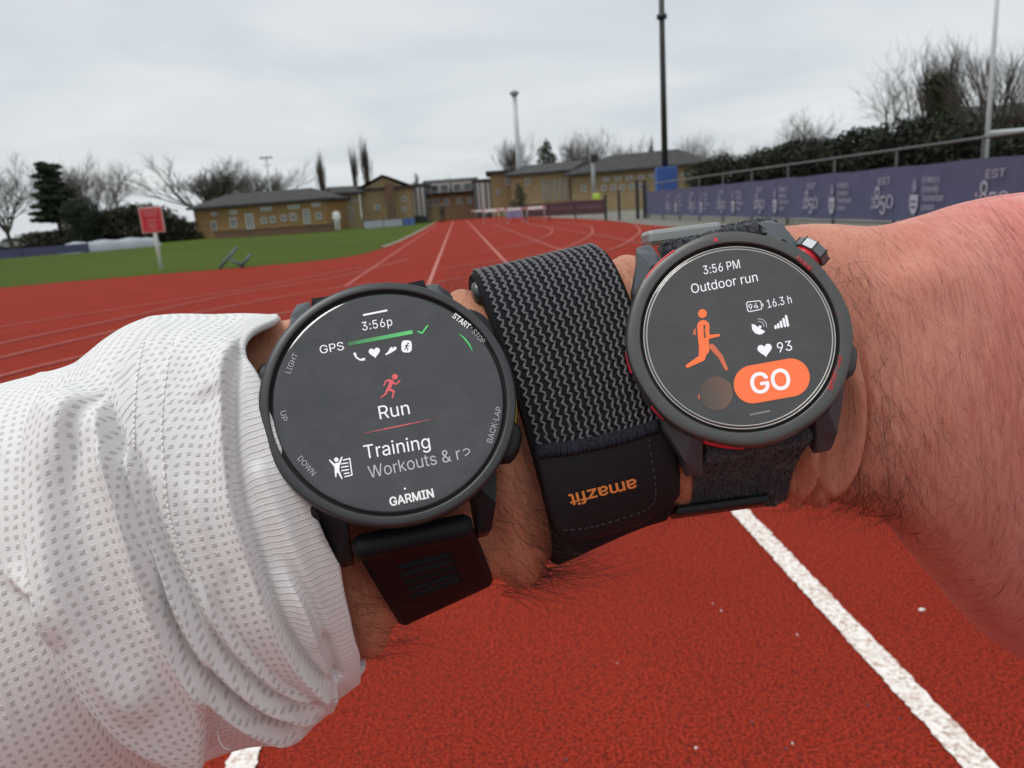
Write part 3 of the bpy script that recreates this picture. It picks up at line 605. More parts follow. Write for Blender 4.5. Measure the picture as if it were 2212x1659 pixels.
# ================================================================== small people in the distance
def person_far(name_label, px, dist, top, trousers, pose=0):
    p = column(px, dist, 470); r = empty('person', (p[0], p[1], 0)); tag(r, name_label, 'person')
    me = bpy.data.meshes.new('body'); J = [(0, 0, .95), (0, 0, 1.2), (0, 0, 1.42), (0, 0, 1.52), (0, -.02, 1.66), (-.2, 0, 1.40), (-.27, -.03, 1.12), (-.24, -.15 * pose - .05, .88), (.2, 0, 1.40), (.27, -.03, 1.12), (.24, -.1, .88), (-.1, 0, .90), (-.12, -.05 * pose, .48), (-.12, .02, .06), (-.13, -.14, .04), (.1, 0, .90), (.12, .04, .48), (.12, .05, .06), (.13, -.1, .04)]
    E = [(0, 1), (1, 2), (2, 3), (3, 4), (2, 5), (5, 6), (6, 7), (2, 8), (8, 9), (9, 10), (0, 11), (11, 12), (12, 13), (13, 14), (0, 15), (15, 16), (16, 17), (17, 18)]
    me.from_pydata(J, E, []); o = bpy.data.objects.new('body', me); COL.objects.link(o); o.parent = r; o.modifiers.new('skin', 'SKIN'); sv = me.skin_vertices[0].data
    for k, rr in enumerate([.15, .14, .16, .06, .105, .065, .048, .04, .065, .048, .04, .10, .07, .05, .045, .10, .07, .05, .045]): sv[k].radius = (rr * 1.1, rr * .85) if k < 3 else (rr, rr)
    sv[0].use_root = True; o.modifiers.new('sub', 'SUBSURF').levels = 1; o.modifiers['sub'].render_levels = 2
    m_, t_, b_, N_, L_ = nmat('clothed_' + name_label[:12]); oc = N_('ShaderNodeTexCoord').outputs['Object']; sp = N_('ShaderNodeSeparateXYZ'); L_(oc, sp.inputs[0])
    rp = N_('ShaderNodeValToRGB'); rp.color_ramp.interpolation = 'CONSTANT'; mr = N_('ShaderNodeMapRange'); mr.inputs['From Max'].default_value = 2.0; L_(sp.outputs[2], mr.inputs['Value']); L_(mr.outputs[0], rp.inputs[0])
    e = rp.color_ramp.elements; e[0].position = 0; e[0].color = (.02, .02, .02, 1); e[1].position = .05; e[1].color = (*trousers, 1)
    for ps, c_ in ((.47, top), (.745, (.42, .22, .15)), (.83, (.03, .02, .015))): q = e.new(ps); q.color = (*c_, 1)
    L_(rp.outputs[0], b_.inputs['Base Color']); b_.inputs['Roughness'].default_value = .9; me.materials.append(m_)
person_far('person in white standing at the right end of the long brick hall', 727, 60, (.78, .78, .80), (.6, .6, .62))
person_far('person in dark clothes standing by the kerb at the far end of the track', 956, 70, (.05, .045, .04), (.02, .02, .025), 1)
person_far('person in a yellow high visibility vest beside the short grey column', 1290, 56, (.45, .62, .08), (.03, .03, .04))
# ================================================================== trees and hedges
m_bark = mat('grey_bark', (.055, .048, .038), .9, col2=(.085, .075, .058), nscale=3); m_twig = mat('winter_twigs', (.075, .064, .052), .9, col2=(.105, .09, .072), nscale=2)
m_ever = mat('dark_evergreen', (.012, .020, .008), .8, col2=(.028, .040, .014), nscale=1.2); m_ever2 = mat('olive_evergreen', (.022, .028, .008), .8, col2=(.045, .052, .016), nscale=1.2)
m_hedge = mat('hedge_leaves', (.006, .010, .004), .8, col2=(.020, .026, .009), nscale=.9); m_ivy = mat('ivy_leaves', (.030, .045, .012), .7, col2=(.06, .075, .02), nscale=1.5)
def bare(seed, spread=1.0, upright=0.0, levels=5, trunk=.22, kids=(5, 5, 4, 4, 4), trunk_r=.021, twist=.5):
    """winter tree of unit height: returns trunk-and-limbs mesh data and twig mesh data"""
    r_ = random.Random(seed); limb, twig = MB(), MB()
    def grow_(p, d, ln, rad, lv):
        n = 4 if lv < 3 else 3; pts = [p]; q = np.array(p); dd = np.array(d)
        for i in range(n):
            dd = unit(dd + np.array([r_.gauss(0, .13), r_.gauss(0, .13), r_.gauss(.05, .10) + upright * .12]) * twist * 1.5); q = q + dd * ln / n; pts.append(q)
        rad = max(rad, .0010); rr = np.linspace(rad, rad * .55 if lv < levels - 1 else rad * .3, n + 1)
        (limb if lv < 3 else twig).tube(pts, rr, 6 if lv < 2 else (4 if lv < 3 else 3), caps=False)
        if lv >= levels: return
        k = kids[min(lv, len(kids) - 1)]
        for j in range(k):
            f = r_.uniform(.35, 1.0) if lv else r_.uniform(.72, 1.0); i = min(n - 1, int(f * n)); b0 = pts[i] + (pts[i + 1] - pts[i]) * (f * n - i)
            az = r_.uniform(0, 6.283) if lv else 6.283 * (j + r_.uniform(-.3, .3)) / k; el = (r_.uniform(.35, .95) if lv else r_.uniform(.35, .8)) * spread
            a1 = unit(np.cross(dd, [.3, .2, .9])); a2 = np.cross(dd, a1); nd = unit(dd * math.cos(el) + (a1 * math.cos(az) + a2 * math.sin(az)) * math.sin(el) + np.array([0, 0, .22 + upright]))
            grow_(b0, nd, ln * (r_.uniform(.62, .85) if lv else r_.uniform(1.25, 1.7)), rad * (.50 if lv else .55), lv + 1)
    grow_(np.zeros(3), np.array([0, 0, 1.0]), trunk, trunk_r, 0)
    mx_ = np.percentile([v[2] for v in twig.v], 98.5)
    for mb in (limb, twig): mb.v = [tuple(np.array(v) / mx_) for v in mb.v]
    wd = np.percentile([abs(v[0]) for v in twig.v], 93); return limb, twig, wd
BARE = {}
def bare_meshes(key, **k):
    if key in BARE: return BARE[key]
    limb, twig, wd = bare(**k); res = []
    for nm, mb, m_ in (('trunk', limb, m_bark), ('crown', twig, m_twig)):
        me = bpy.data.meshes.new(nm); me.from_pydata(mb.v, [], mb.f); me.shade_smooth(); me.materials.append(m_); res.append(me)
    BARE[key] = (*res, wd); return BARE[key]
SP = {'bigoak': dict(seed=3, spread=.98, trunk=.30, kids=(5, 4, 4, 3, 3)), 'bigfan': dict(seed=21, spread=.62, upright=.12, trunk=.24, kids=(6, 4, 4, 3, 3)), 'oak': dict(seed=3, spread=1.05), 'oak2': dict(seed=11, spread=1.1, trunk=.20), 'lime': dict(seed=5, spread=.75, upright=.12), 'fan': dict(seed=8, spread=.70, upright=.06, trunk=.15, kids=(6, 4, 4, 3, 4)), 'poplar': dict(seed=9, spread=.24, upright=.5, trunk=.14, kids=(6, 5, 4, 3, 2), trunk_r=.016)}
GRP = 'bare winter trees around the ground'
def bare_tree(px, ytop, hw, dist, kind, label, rot):
    p = column(px, dist, 440); h = zat(px, ytop, dist); tm, cm, wd = bare_meshes(kind, **SP[kind]); w_ = hw / FPX * dist / wd * 1.15
    r = empty('bare_tree', (p[0], p[1], -.05)); tag(r, label, 'tree', GRP); r.rotation_euler[2] = rot; r.scale = (w_, w_, h)
    for nm, me in (('trunk', tm), ('crown', cm)): o = bpy.data.objects.new(nm, me); COL.objects.link(o); o.parent = r
    bpy.context.view_layer.update(); return r
for k, a in enumerate(((8, 345, 62, 78, 'oak2', 'bare tree cut by the left edge'), (152, 352, 40, 96, 'lime', 'bare tree directly behind the dark pine'), (243, 353, 62, 88, 'oak', 'broad bare tree right of the dark pine, left of the red notice'),
        (425, 351, 84, 92, 'fan', 'broad fan shaped bare tree above the left end of the long hall'), (500, 364, 52, 100, 'oak2', 'bare tree in the middle above the long hall'), (563, 366, 52, 100, 'lime', 'bare tree beside the thin light column above the long hall'),
        (701, 334, 10, 112, 'poplar', 'narrow bare poplar at the right end of the long hall roof'), (768, 317, 6.5, 115, 'poplar', 'thinnest narrow poplar above the brick wing'), (800, 303, 10.5, 115, 'poplar', 'tallest narrow poplar above the gabled block'),
        (1100, 302, 34, 112, 'lime', 'bare tree behind the pale mast'), (1240, 300, 36, 116, 'oak', 'bare tree just right of the dark conical evergreen'), (1283, 288, 44, 110, 'oak2', 'rounded bare tree above the short grey column'), (1347, 310, 24, 118, 'lime', 'small bare tree above the middle of the wide hall roof'),
        (1411, 300, 6, 118, 'poplar', 'slim poplar just left of the black mast'), (1490, 296, 36, 100, 'oak', 'bare tree right of the black mast behind the hall roof'), (1560, 318, 22, 105, 'lime', 'faint small bare tree left end of the hedge'), (1628, 312, 22, 95, 'lime', 'small bare tree above the low end of the hedge'),
        (1735, 246, 46, 50, 'oak2', 'lone small bare tree over the hedge'), (1925, 122, 92, 42, 'bigoak', 'big spreading bare tree over the hedge'), (2035, 108, 40, 40, 'poplar', 'ivy clad bare tree between two big bare trees'), (2140, 84, 88, 38, 'bigfan', 'big upright bare tree at the right edge behind the white goal post'), (2260, 120, 80, 40, 'oak2', 'bare tree mostly beyond the right edge'))):
    bare_tree(*a, rot=k * 1.7)
def leafcloud(centers, radii, n, size, seed, flat=1.0):
    r_ = np.random.default_rng(seed); C_ = np.asarray(centers, float); R_ = np.asarray(radii, float); vol = R_.prod(1) ** .7; k = r_.choice(len(C_), n, p=vol / vol.sum())
    d = r_.normal(size=(n, 3)); d /= np.linalg.norm(d, axis=1)[:, None]; P = C_[k] + d * R_[k] * (r_.uniform(.25, 1, n) ** .45)[:, None]
    a = r_.normal(size=(n, 3)); a[:, 2] *= flat; a /= np.linalg.norm(a, axis=1)[:, None]; b_ = np.cross(a, r_.normal(size=(n, 3))); b_ /= np.linalg.norm(b_, axis=1)[:, None]; s_ = size * r_.uniform(.5, 1.4, n)[:, None]
    V_ = np.stack([P - a * s_, P + b_ * s_ * .55, P + a * s_, P - b_ * s_ * .55], 1).reshape(-1, 3); return V_, np.arange(4 * n).reshape(-1, 4)
def evergreen(name, label, px, ytop, hw, dist, shape, m_, n, seed):
    p = column(px, dist, 440); h = zat(px, ytop, dist); w_ = hw / FPX * dist; r_ = np.random.default_rng(seed); r = empty(name, (p[0], p[1], 0)); tag(r, label, 'tree')
    b = MB(); b.tube([(*p, -.05), (p[0] + .05, p[1], h * .5), (p[0], p[1], h * .93)], [h * .028, h * .018, h * .004], 8)
    C_, R_ = [], []
    if shape == 'pine':
        for q in range(26):
            f = .30 + .68 * q / 25; a = q * 2.4; rr = w_ * (1.25 - .85 * (f - .3) / .7) * r_.uniform(.65, 1.05); c_ = np.array([p[0] + math.cos(a) * rr * .6, p[1] + math.sin(a) * rr * .6, h * f + .1 * rr]); C_.append(c_); R_.append((rr * .85, rr * .85, h * .036)); b.tube([(p[0], p[1], h * f - .25), tuple(c_)], [h * .006, h * .002], 5)
    elif shape == 'cone':
        for q in range(22): f = .06 + .9 * q / 21; rr = w_ * 1.15 * (1 - f ** 1.6) ** .8 + .2; C_.append((p[0] + r_.normal(0, rr * .2), p[1] + r_.normal(0, rr * .2), h * f)); R_.append((rr * .85, rr * .85, h * .075))
    else:
        for q in range(20): a, f = r_.uniform(0, 6.28), r_.uniform(.1, .86); rr = w_ * math.sin(math.pi * min(.97, max(.2, f))) ** .6; C_.append((p[0] + math.cos(a) * rr * .5, p[1] + math.sin(a) * rr * .5, h * f)); R_.append((w_ * .5, w_ * .5, h * .16))
    b.build('trunk', m_bark, r, world=True); V_, F_ = leafcloud(C_, R_, n, h * .017, seed); tag(np_mesh('crown', V_, F_, m_, r, smooth=False), kind='stuff')
evergreen('pine_tree', 'dark tall pine with layered branches left of the red notice', 118, 352, 42, 72, 'pine', m_ever, 15000, 1)
evergreen('holly_tree', 'dark rounded evergreen at the foot of the pine', 174, 413, 44, 66, 'round', m_ever, 9000, 2)
evergreen('conical_evergreen', 'dark conical evergreen behind the gabled hall roof', 1188, 302, 36, 100, 'cone', m_ever2, 7000, 3)
evergreen('holly_tree', 'small dark green shrub tree at the foot of the brick tower', 1123, 395, 17, 74, 'cone', m_ever, 3500, 4)
evergreen('yew_tree', 'small dark tree top over the dormer block roof', 905, 375, 10, 100, 'cone', m_ever, 2000, 5)
evergreen('yew_tree', 'tiny dark tree top above the middle of the dormer block', 975, 378, 12, 102, 'round', m_ever, 2000, 8)
evergreen('dark_shrub_tree', 'dark evergreen poking in at the right edge above the red brick house', 2215, 235, 22, 40, 'round', m_ever, 3000, 6)
def hedge(name, label, line, dist_pts, n, size, m_, seed, thick=1.2, cat='hedge'):
    """line: measured top outline; the hedge fills from there to the ground"""
    r_ = np.random.default_rng(seed); C_, R_ = [], []
    q = smooth([(x, y, d) for (x, y), d in zip(line, dist_pts)], 60); gx = []
    for x, y, d in q:
        p = column(x, d); h = zat(x, y, d) * (1 + .07 * math.sin(x * .045) + r_.normal(0, .05)); gx.append(p)
        for f in (.12, .38, .64, .88): C_.append((p[0] + r_.normal(0, .25), p[1] + r_.normal(0, .35), h * f)); R_.append((thick * .75, thick, h * .17))
    r = empty(name, (*gx[0], 0)); tag(r, label, cat); V_, F_ = leafcloud(C_, R_, n, size, seed); tag(np_mesh('foliage', V_, F_, m_, r, smooth=False), kind='stuff')
    b = MB()
    for p in gx[::3]: b.tube([(*p, 0), (p[0] + .1, p[1], 1.6)], [.08, .04], 6)
    b.build('stems', m_bark, r, world=True); return r
hedge('hedge', 'tall dark hedge behind the banner fence on the right', [(1518, 352), (1600, 344), (1660, 336), (1720, 318), (1790, 306), (1860, 296), (1960, 284), (2060, 278), (2150, 292), (2240, 300), (2400, 290)], [50, 46, 43, 40, 37, 34, 31, 28.5, 26.5, 25, 22], 80000, .10, m_hedge, 11, 1.5)
hedge('shrub_belt', 'dark shrub belt behind the landing mat and red notice', [(60, 505), (120, 497), (205, 462), (250, 452), (300, 448), (345, 462), (400, 482)], [70, 70, 68, 68, 68, 69, 72], 26000, .14, mat('brown_shrubs', (.020, .022, .010), .85, col2=(.05, .046, .026), nscale=1), 12, 1.6, 'shrubs')
# ivy on the middle trunk
p = column(2035, 39.5, 300); h0 = zat(2035, 175, 39.5); C_ = [(p[0] + .25 * math.sin(k), p[1], h0 * (.25 + .75 * k / 11)) for k in range(12)]; R_ = [(.5, .5, h0 * .06)] * 12
V_, F_ = leafcloud(C_, R_, 5000, .13, 15); ivt = [o for o in bpy.data.objects if o.get('label', '').startswith('ivy clad')][0]
tag(np_mesh('ivy', V_, F_, m_ivy, ivt), kind='stuff')
# ================================================================== the arm: one continuous skin, sleeve, hair
def node_mat(name):
    m = bpy.data.materials.new(name); m.use_nodes = True; t = m.node_tree
    return m, t, t.nodes['Principled BSDF'], t.nodes.new, t.links.new
def mathn(t, op, a, b=None, clamp=False):
    n = t.nodes.new('ShaderNodeMath'); n.operation = op; n.use_clamp = clamp
    for k, v in ((0, a), (1, b)):
        if v is None: continue
        if isinstance(v, (int, float)): n.inputs[k].default_value = v
        else: t.links.new(v, n.inputs[k])
    return n.outputs[0]
def noisen(t, vec, scale, detail=4, rough=0.5, dist=0.0):
    n = t.nodes.new('ShaderNodeTexNoise'); n.inputs['Scale'].default_value = scale; n.inputs['Detail'].default_value = detail
    n.inputs['Roughness'].default_value = rough; n.inputs['Distortion'].default_value = dist
    if vec is not None: t.links.new(vec, n.inputs['Vector'])
    return n.outputs['Fac']
def rampn(t, fac, a, b, ca=(0, 0, 0), cb=(1, 1, 1)):
    r = t.nodes.new('ShaderNodeValToRGB'); t.links.new(fac, r.inputs[0])
    r.color_ramp.elements[0].position = a; r.color_ramp.elements[1].position = b
    r.color_ramp.elements[0].color = (*ca, 1); r.color_ramp.elements[1].color = (*cb, 1); return r.outputs[0]
def mixc(t, fac, a, b):
    n = t.nodes.new('ShaderNodeMix'); n.data_type = 'RGBA'
    for key, v in (('Factor', fac), ('A', a), ('B', b)):
        if isinstance(v, tuple): n.inputs[key].default_value = (*v, 1) if len(v) == 3 else v
        elif isinstance(v, (int, float)): n.inputs[key].default_value = v
        else: t.links.new(v, n.inputs[key])
    return n.outputs['Result']
def mapn(t, vec, scale, rot=(0, 0, 0)):
    n = t.nodes.new('ShaderNodeMapping'); n.inputs['Scale'].default_value = scale; n.inputs['Rotation'].default_value = rot; t.links.new(vec, n.inputs[0]); return n.outputs[0]
def bumpn(t, h, strength, dist, prev=None):
    n = t.nodes.new('ShaderNodeBump'); n.inputs['Strength'].default_value = strength; n.inputs['Distance'].default_value = dist
    t.links.new(h, n.inputs['Height'])
    if prev is not None: t.links.new(prev, n.inputs['Normal'])
    return n.outputs[0]

ARM = [  # upper outline, lower outline, depth of the axis, half thickness
    ((-1500, 1180), (-1150, 2260), .146, .036), ((-700, 985), (-420, 1930), .152, .032), ((30, 850), (240, 1660), .160, .028),
    ((420, 735), (590, 1475), .166, .024), ((650, 688), (800, 1408), .170, .0215), ((1010, 634), (1150, 1247), .173, .0205),
    ((1340, 560), (1450, 1106), .178, .0195), ((1690, 492), (1800, 1084), .180, .0195), ((1880, 487), (1960, 1160), (.177, .186), .021),
    ((2010, 463), (2075, 1300), (.174, .202), .025), ((2115, 436), (2150, 1388), (.171, .216), .028), ((2225, 420), (2260, 1412), (.168, .224), .029),
    ((2420, 410), (2420, 1400), (.165, .224), .028), ((2640, 450), (2610, 1345), (.162, .218), .022)]
class Tube:
    def __init__(s, st, ex=2.25):
        two = lambda z: z if isinstance(z, tuple) else (z, z)
        s.T = np.array([at(a[0], a[1], two(z)[0]) for a, b, z, h in st]); s.B = np.array([at(b[0], b[1], two(z)[1]) for a, b, z, h in st])
        s.h = np.array([h for a, b, z, h in st]); s.n = len(st); s.ex = ex
    def frame(s, t):
        T = crv(s.T, t); B = crv(s.B, t); e = 1e-2
        C = (T + B) / 2; hv = (T - B) / 2
        a = (crv(s.T, t + e) + crv(s.B, t + e)) - (crv(s.T, t - e) + crv(s.B, t - e))
        a /= np.linalg.norm(a, axis=-1, keepdims=True)
        n = np.cross(a, hv); n /= np.linalg.norm(n, axis=-1, keepdims=True)      # towards the viewer
        return C, hv, n, a, crv(s.h, t)
    def pt(s, t, phi, off=0.0):
        t, phi = np.broadcast_arrays(np.asarray(t, float), np.asarray(phi, float))
        C, hv, n, a, h = s.frame(t)
        c, q = np.cos(phi), np.sin(phi); k = 2.0 / s.ex
        c2 = np.sign(c) * np.abs(c) ** k; q2 = np.sign(q) * np.abs(q) ** k
        l = np.linalg.norm(hv, axis=-1)
        nr = hv / l[..., None] ** 2 * c2[..., None] + n * (q2 / h)[..., None]; nr /= np.linalg.norm(nr, axis=-1, keepdims=True)
        return C + hv * c2[..., None] + n * (h * q2)[..., None] + nr * np.asarray(off)[..., None]
arm = Tube(ARM)
chk = arm.frame(np.array([6.0]))
if (chk[2][0] @ fwd) > 0:                                   # make the third axis face the viewer
    _f = arm.frame
    Tube.frame_raw = Tube.frame
    def frame2(s, t):
        C, hv, n, a, h = Tube.frame_raw(s, t); return C, hv, -n, a, h
    Tube.frame = frame2

def polydist(P, line, n=80):
    """signed distance (measured units) from points to a smooth line; + on its right-hand side going along it; and the parameter"""
    n = min(n, 48); Q = smooth(line, n); DD = np.full(len(P), 1e9); SS = np.ones(len(P)); UU = np.zeros(len(P))
    lo, hi = Q.min(0) - 280, Q.max(0) + 280; sel = np.where(np.all((P > lo) & (P < hi), axis=1))[0]
    P = P[sel]; D = np.full(len(P), 1e9); S = np.zeros(len(P)); U = np.zeros(len(P))
    for i in range(n - 1):
        a, b = Q[i], Q[i + 1]; d = b - a; l2 = d @ d + 1e-9
        t = np.clip(((P - a) @ d) / l2, 0, 1); c = a + t[:, None] * d; e = P - c; dd = np.hypot(e[:, 0], e[:, 1])
        m_ = dd < D; D[m_] = dd[m_]; S[m_] = np.sign(d[0] * e[m_, 1] - d[1] * e[m_, 0]); U[m_] = (i + t[m_]) / (n - 1)
    S[S == 0] = 1; DD[sel] = D; SS[sel] = S; UU[sel] = U
    return DD * SS, UU

# ---- skin mesh
NU, NV = 620, 190
tt = np.linspace(0.0, 13.0, NU); ph = np.linspace(0, 2 * math.pi, NV, endpoint=False)
TT, PH_ = np.meshgrid(tt, ph, indexing='ij')
press = np.zeros_like(TT)
for a_, b_, dpt in ((4.18, 4.82, .0016), (5.08, 5.92, .0008), (6.10, 6.62, .0012)):
    press -= dpt * sstep(a_ - .10, a_ + .04, TT) * (1 - sstep(b_ - .04, b_ + .10, TT))
    press += 0.45 * dpt * (np.exp(-((TT - a_ + .13) / .07) ** 2) + np.exp(-((TT - b_ - .13) / .07) ** 2))
low = np.exp(-((PH_ - math.pi * 1.02) / .55) ** 2)                      # straps bite deeper on the soft underside
press -= low * (.0036 * sstep(4.10, 4.24, TT) * (1 - sstep(4.76, 4.90, TT)) + .0038 * sstep(5.02, 5.16, TT) * (1 - sstep(5.86, 6.0, TT)))
P0 = arm.pt(TT.ravel(), PH_.ravel(), press.ravel())
px0 = proj(P0); front = np.sin(PH_.ravel()) > -0.25
off = press.ravel().copy()
# creases beside the right watch: soft rolls pushed up by the case
creaseA = [(1842, 690), (1857, 760), (1869, 820), (1874, 889), (1868, 951), (1854, 1008), (1829, 1048), (1795, 1075)]
creaseB = [(1772, 930), (1773, 967), (1771, 1002), (1761, 1042), (1735, 1078)]
for line, hgt, wd, fall in ((creaseA, .0030, 10, 48), (creaseB, .0022, 8, 40)):
    d, u = polydist(px0, line); end = sstep(0.0, .35, u) * (1 - sstep(.97, 1.0, u) * .4)
    left = np.clip(d, 0, None); right = np.clip(-d, 0, None)
    near = np.exp(-(d / 120.0) ** 2)
    off += front * end * hgt * (np.where(d > 0, np.exp(-((left - 22) / 30.0) ** 2), 0) - 0.75 * np.exp(-(d / wd) ** 2))
# tendon and bone swells on the back of the hand, faint cross wrinkles of the bent wrist
rgh = px0[:, 0]
off += front * .0016 * np.exp(-(((px0[:, 0] - 2010) / 90) ** 2 + ((px0[:, 1] - 600) / 55) ** 2))
off -= front * .0012 * np.exp(-(((px0[:, 0] - 1900) / 70) ** 2 + ((px0[:, 1] - 560) / 60) ** 2))
for k in range(46):
    x = rng.uniform(1890, 2230); y = rng.uniform(640, 1180); ln = rng.uniform(50, 150); sl_ = rng.uniform(-.1, .45) - .25
    sl_ += (y - 800) / 900 * -0.9
    q = px0 - (x, y); c_, s_ = math.cos(sl_), math.sin(sl_); lx = q[:, 0] * c_ + q[:, 1] * s_; ly = -q[:, 0] * s_ + q[:, 1] * c_
    lx = lx + 10 * np.sin(ly / 26 + k)
    off -= front * rng.uniform(.00012, .00038) * np.exp(-(lx / 4.5) ** 2) * np.exp(-(ly / ln) ** 2)
V = arm.pt(TT.ravel(), PH_.ravel(), off)
# round the fist end
Ce = arm.frame(TT.ravel())[0]; kf = np.sqrt(np.clip(1 - .82 * np.clip((TT.ravel() - 12.35) / .65, 0, 1) ** 2, 0, 1))[:, None]; V = Ce + (V - Ce) * kf
F = grid_faces(NU, NV, True)
seglen = np.concatenate([[0], np.cumsum(np.linalg.norm(np.diff(arm.frame(tt)[0], axis=0), axis=1))])
UVs = np.stack([np.repeat(seglen, NV), np.tile(ph * .027, NU)], -1)
skinV = [V]; skinF = [F]; skinUV = [UVs]; offi = len(V)
c0 = V[-NV:].mean(0); skinV.append(c0[None]); skinUV.append(UVs[-1:]);  ci = offi
last = (NU - 1) * NV
capF = np.array([(last + k, last + (k + 1) % NV, ci, ci) for k in range(NV)])
c1 = V[:NV].mean(0); skinV.append(c1[None]); skinUV.append(UVs[:1])
cap2 = np.array([((k + 1) % NV, k, ci + 1, ci + 1) for k in range(NV)])
offi += 2
# fingers of the closed hand (beyond the picture's edge)
C, hv, nn, aa, hh = [q[0] for q in arm.frame(np.array([12.7]))]
hvu = unit(hv)
for k, (pos, ln) in enumerate(((.72, .95), (.25, 1.05), (-.22, 1.0), (-.68, .82))):
    base = C + hv * pos * .92 - aa * .004; r = .0098 * (0.9 + .1 * ln)
    pts = [base - aa * .012, base + aa * .012 * ln, base + aa * .030 * ln - nn * .006, base + aa * .034 * ln - nn * .020, base + aa * .026 * ln - nn * .040,
           base + aa * .006 * ln - nn * .046, base - aa * .012 * ln - nn * .040, base - aa * .020 * ln - nn * .034]
    q = smooth(pts, 28); rr = r * np.interp(np.linspace(0, 1, 28), [0, .2, .35, .5, .62, .8, .95, 1], [1.0, 1.05, .98, .92, .97, .85, .78, .35])
    b = MB(); b.tube(q, rr, 14); n0 = sum(len(x) for x in skinV)
    skinV.append(np.array(b.v)); skinUV.append(np.tile(UVs[-1], (len(b.v), 1)) + np.random.default_rng(k).normal(0, .002, (len(b.v), 2)))
    skinF.append(np.array([f + (f[-1],) * (4 - len(f)) if len(f) < 4 else f[:4] for f in b.f if len(f) <= 4]) + n0)
# thumb along the upper edge
b = MB(); tb = C + hv * .78 - nn * .016
q = smooth([tb - aa * .050, tb - aa * .018 - nn * .006, tb + aa * .012 - nn * .016, tb + aa * .020 - nn * .034 - hvu * .010, tb + aa * .012 - nn * .048 - hvu * .022], 24)
b.tube(q, np.interp(np.linspace(0, 1, 24), [0, .3, .55, .8, .96, 1], [.012, .0125, .0108, .0108, .009, .004]), 14)
n0 = sum(len(x) for x in skinV); skinV.append(np.array(b.v)); skinUV.append(np.tile(UVs[-1], (len(b.v), 1)))
skinF.append(np.array([f for f in b.f if len(f) == 4]) + n0)
tri = np.concatenate([capF, cap2])
Vall = np.concatenate(skinV); UVall = np.concatenate(skinUV); Fq = np.concatenate(skinF)

m_skin, t, b_, N_, L_ = node_mat('skin')
uvn = N_('ShaderNodeUVMap').outputs[0]
big = noisen(t, mapn(t, uvn, (1, 1, 1)), 60, 4, .6)
fine = noisen(t, uvn, 700, 4, .6)
usep = N_('ShaderNodeSeparateXYZ'); L_(uvn, usep.inputs[0])
pink = rampn(t, mathn(t, 'MULTIPLY', usep.outputs[0], 2.2), .62, .82)       # tanned forearm, flushed hand
col = mixc(t, pink, (.47, .215, .125), (.67, .235, .21))
col = mixc(t, rampn(t, big, .35, .7), col, mixc(t, pink, (.56, .285, .175), (.77, .35, .315)))
col = mixc(t, mathn(t, 'MULTIPLY', rampn(t, fine, .45, .75), .30), col, (.52, .15, .115))
vor = N_('ShaderNodeTexVoronoi'); vor.feature = 'DISTANCE_TO_EDGE'; vor.inputs['Scale'].default_value = 1.0
wob = N_('ShaderNodeVectorMath'); wob.operation = 'ADD'
L_(mapn(t, uvn, (1100, 430, 1)), wob.inputs[0])
nz = N_('ShaderNodeTexNoise'); nz.inputs['Scale'].default_value = 150; L_(uvn, nz.inputs['Vector']); 
sc_ = N_('ShaderNodeVectorMath'); sc_.operation = 'SCALE'; sc_.inputs['Scale'].default_value = 2.2; L_(nz.outputs['Color'], sc_.inputs[0]); L_(sc_.outputs[0], wob.inputs[1])
L_(wob.outputs[0], vor.inputs['Vector'])
cells = rampn(t, vor.outputs['Distance'], 0.0, .10)
wr = noisen(t, mapn(t, uvn, (1250, 190, 1), (0, 0, .12)), 1.0, 4, .6, 1.1)
wrr = rampn(t, wr, .34, .50)
cellc = N_('ShaderNodeRGBToBW'); L_(cells, cellc.inputs[0]); wrc = N_('ShaderNodeRGBToBW'); L_(wrr, wrc.inputs[0])
crease = mathn(t, 'SUBTRACT', 1.0, wrc.outputs[0])
col = mixc(t, mathn(t, 'MULTIPLY', crease, .32), col, (.45, .10, .085))
col = mixc(t, mathn(t, 'MULTIPLY', mathn(t, 'SUBTRACT', 1.0, cellc.outputs[0]), .14), col, (.40, .12, .08))
L_(col, b_.inputs['Base Color'])
nb = bumpn(t, wrc.outputs[0], .5, .0002); nb = bumpn(t, cellc.outputs[0], .3, .0001, nb); nb = bumpn(t, fine, .18, .00015, nb)
L_(nb, b_.inputs['Normal'])
b_.inputs['Roughness'].default_value = .5; b_.inputs['Specular IOR Level'].default_value = .22
b_.inputs['Subsurface Weight'].default_value = .12; b_.inputs['Subsurface Radius'].default_value = (1.0, .35, .2); b_.inputs['Subsurface Scale'].default_value = .0025

person = empty('person', tuple(c0 - np.array([0, 0, .06])))
tag(person, 'outstretched left arm in rolled white waffle sleeve, hand closed, wearing two watches and a band', 'person')
me = bpy.data.meshes.new('body')
Mi = np.array(person.matrix_world.inverted())
me.from_pydata([tuple(p) for p in (Vall @ Mi[:3, :3].T + Mi[:3, 3])], [], [tuple(f) for f in Fq.tolist()] + [tuple(f[:3]) for f in tri.tolist()])
uvl = me.uv_layers.new(name='UVMap'); li = np.zeros(len(me.loops), np.int32); me.loops.foreach_get('vertex_index', li)
uvl.data.foreach_set('uv', UVall[li].astype(np.float32).ravel())
me.shade_smooth(); me.validate(); me.materials.append(m_skin)
body = bpy.data.objects.new('body', me); COL.objects.link(body); body.parent = person
body_bvh = BVHTree.FromPolygons([tuple(p) for p in V], [tuple(f) for f in F.tolist()])

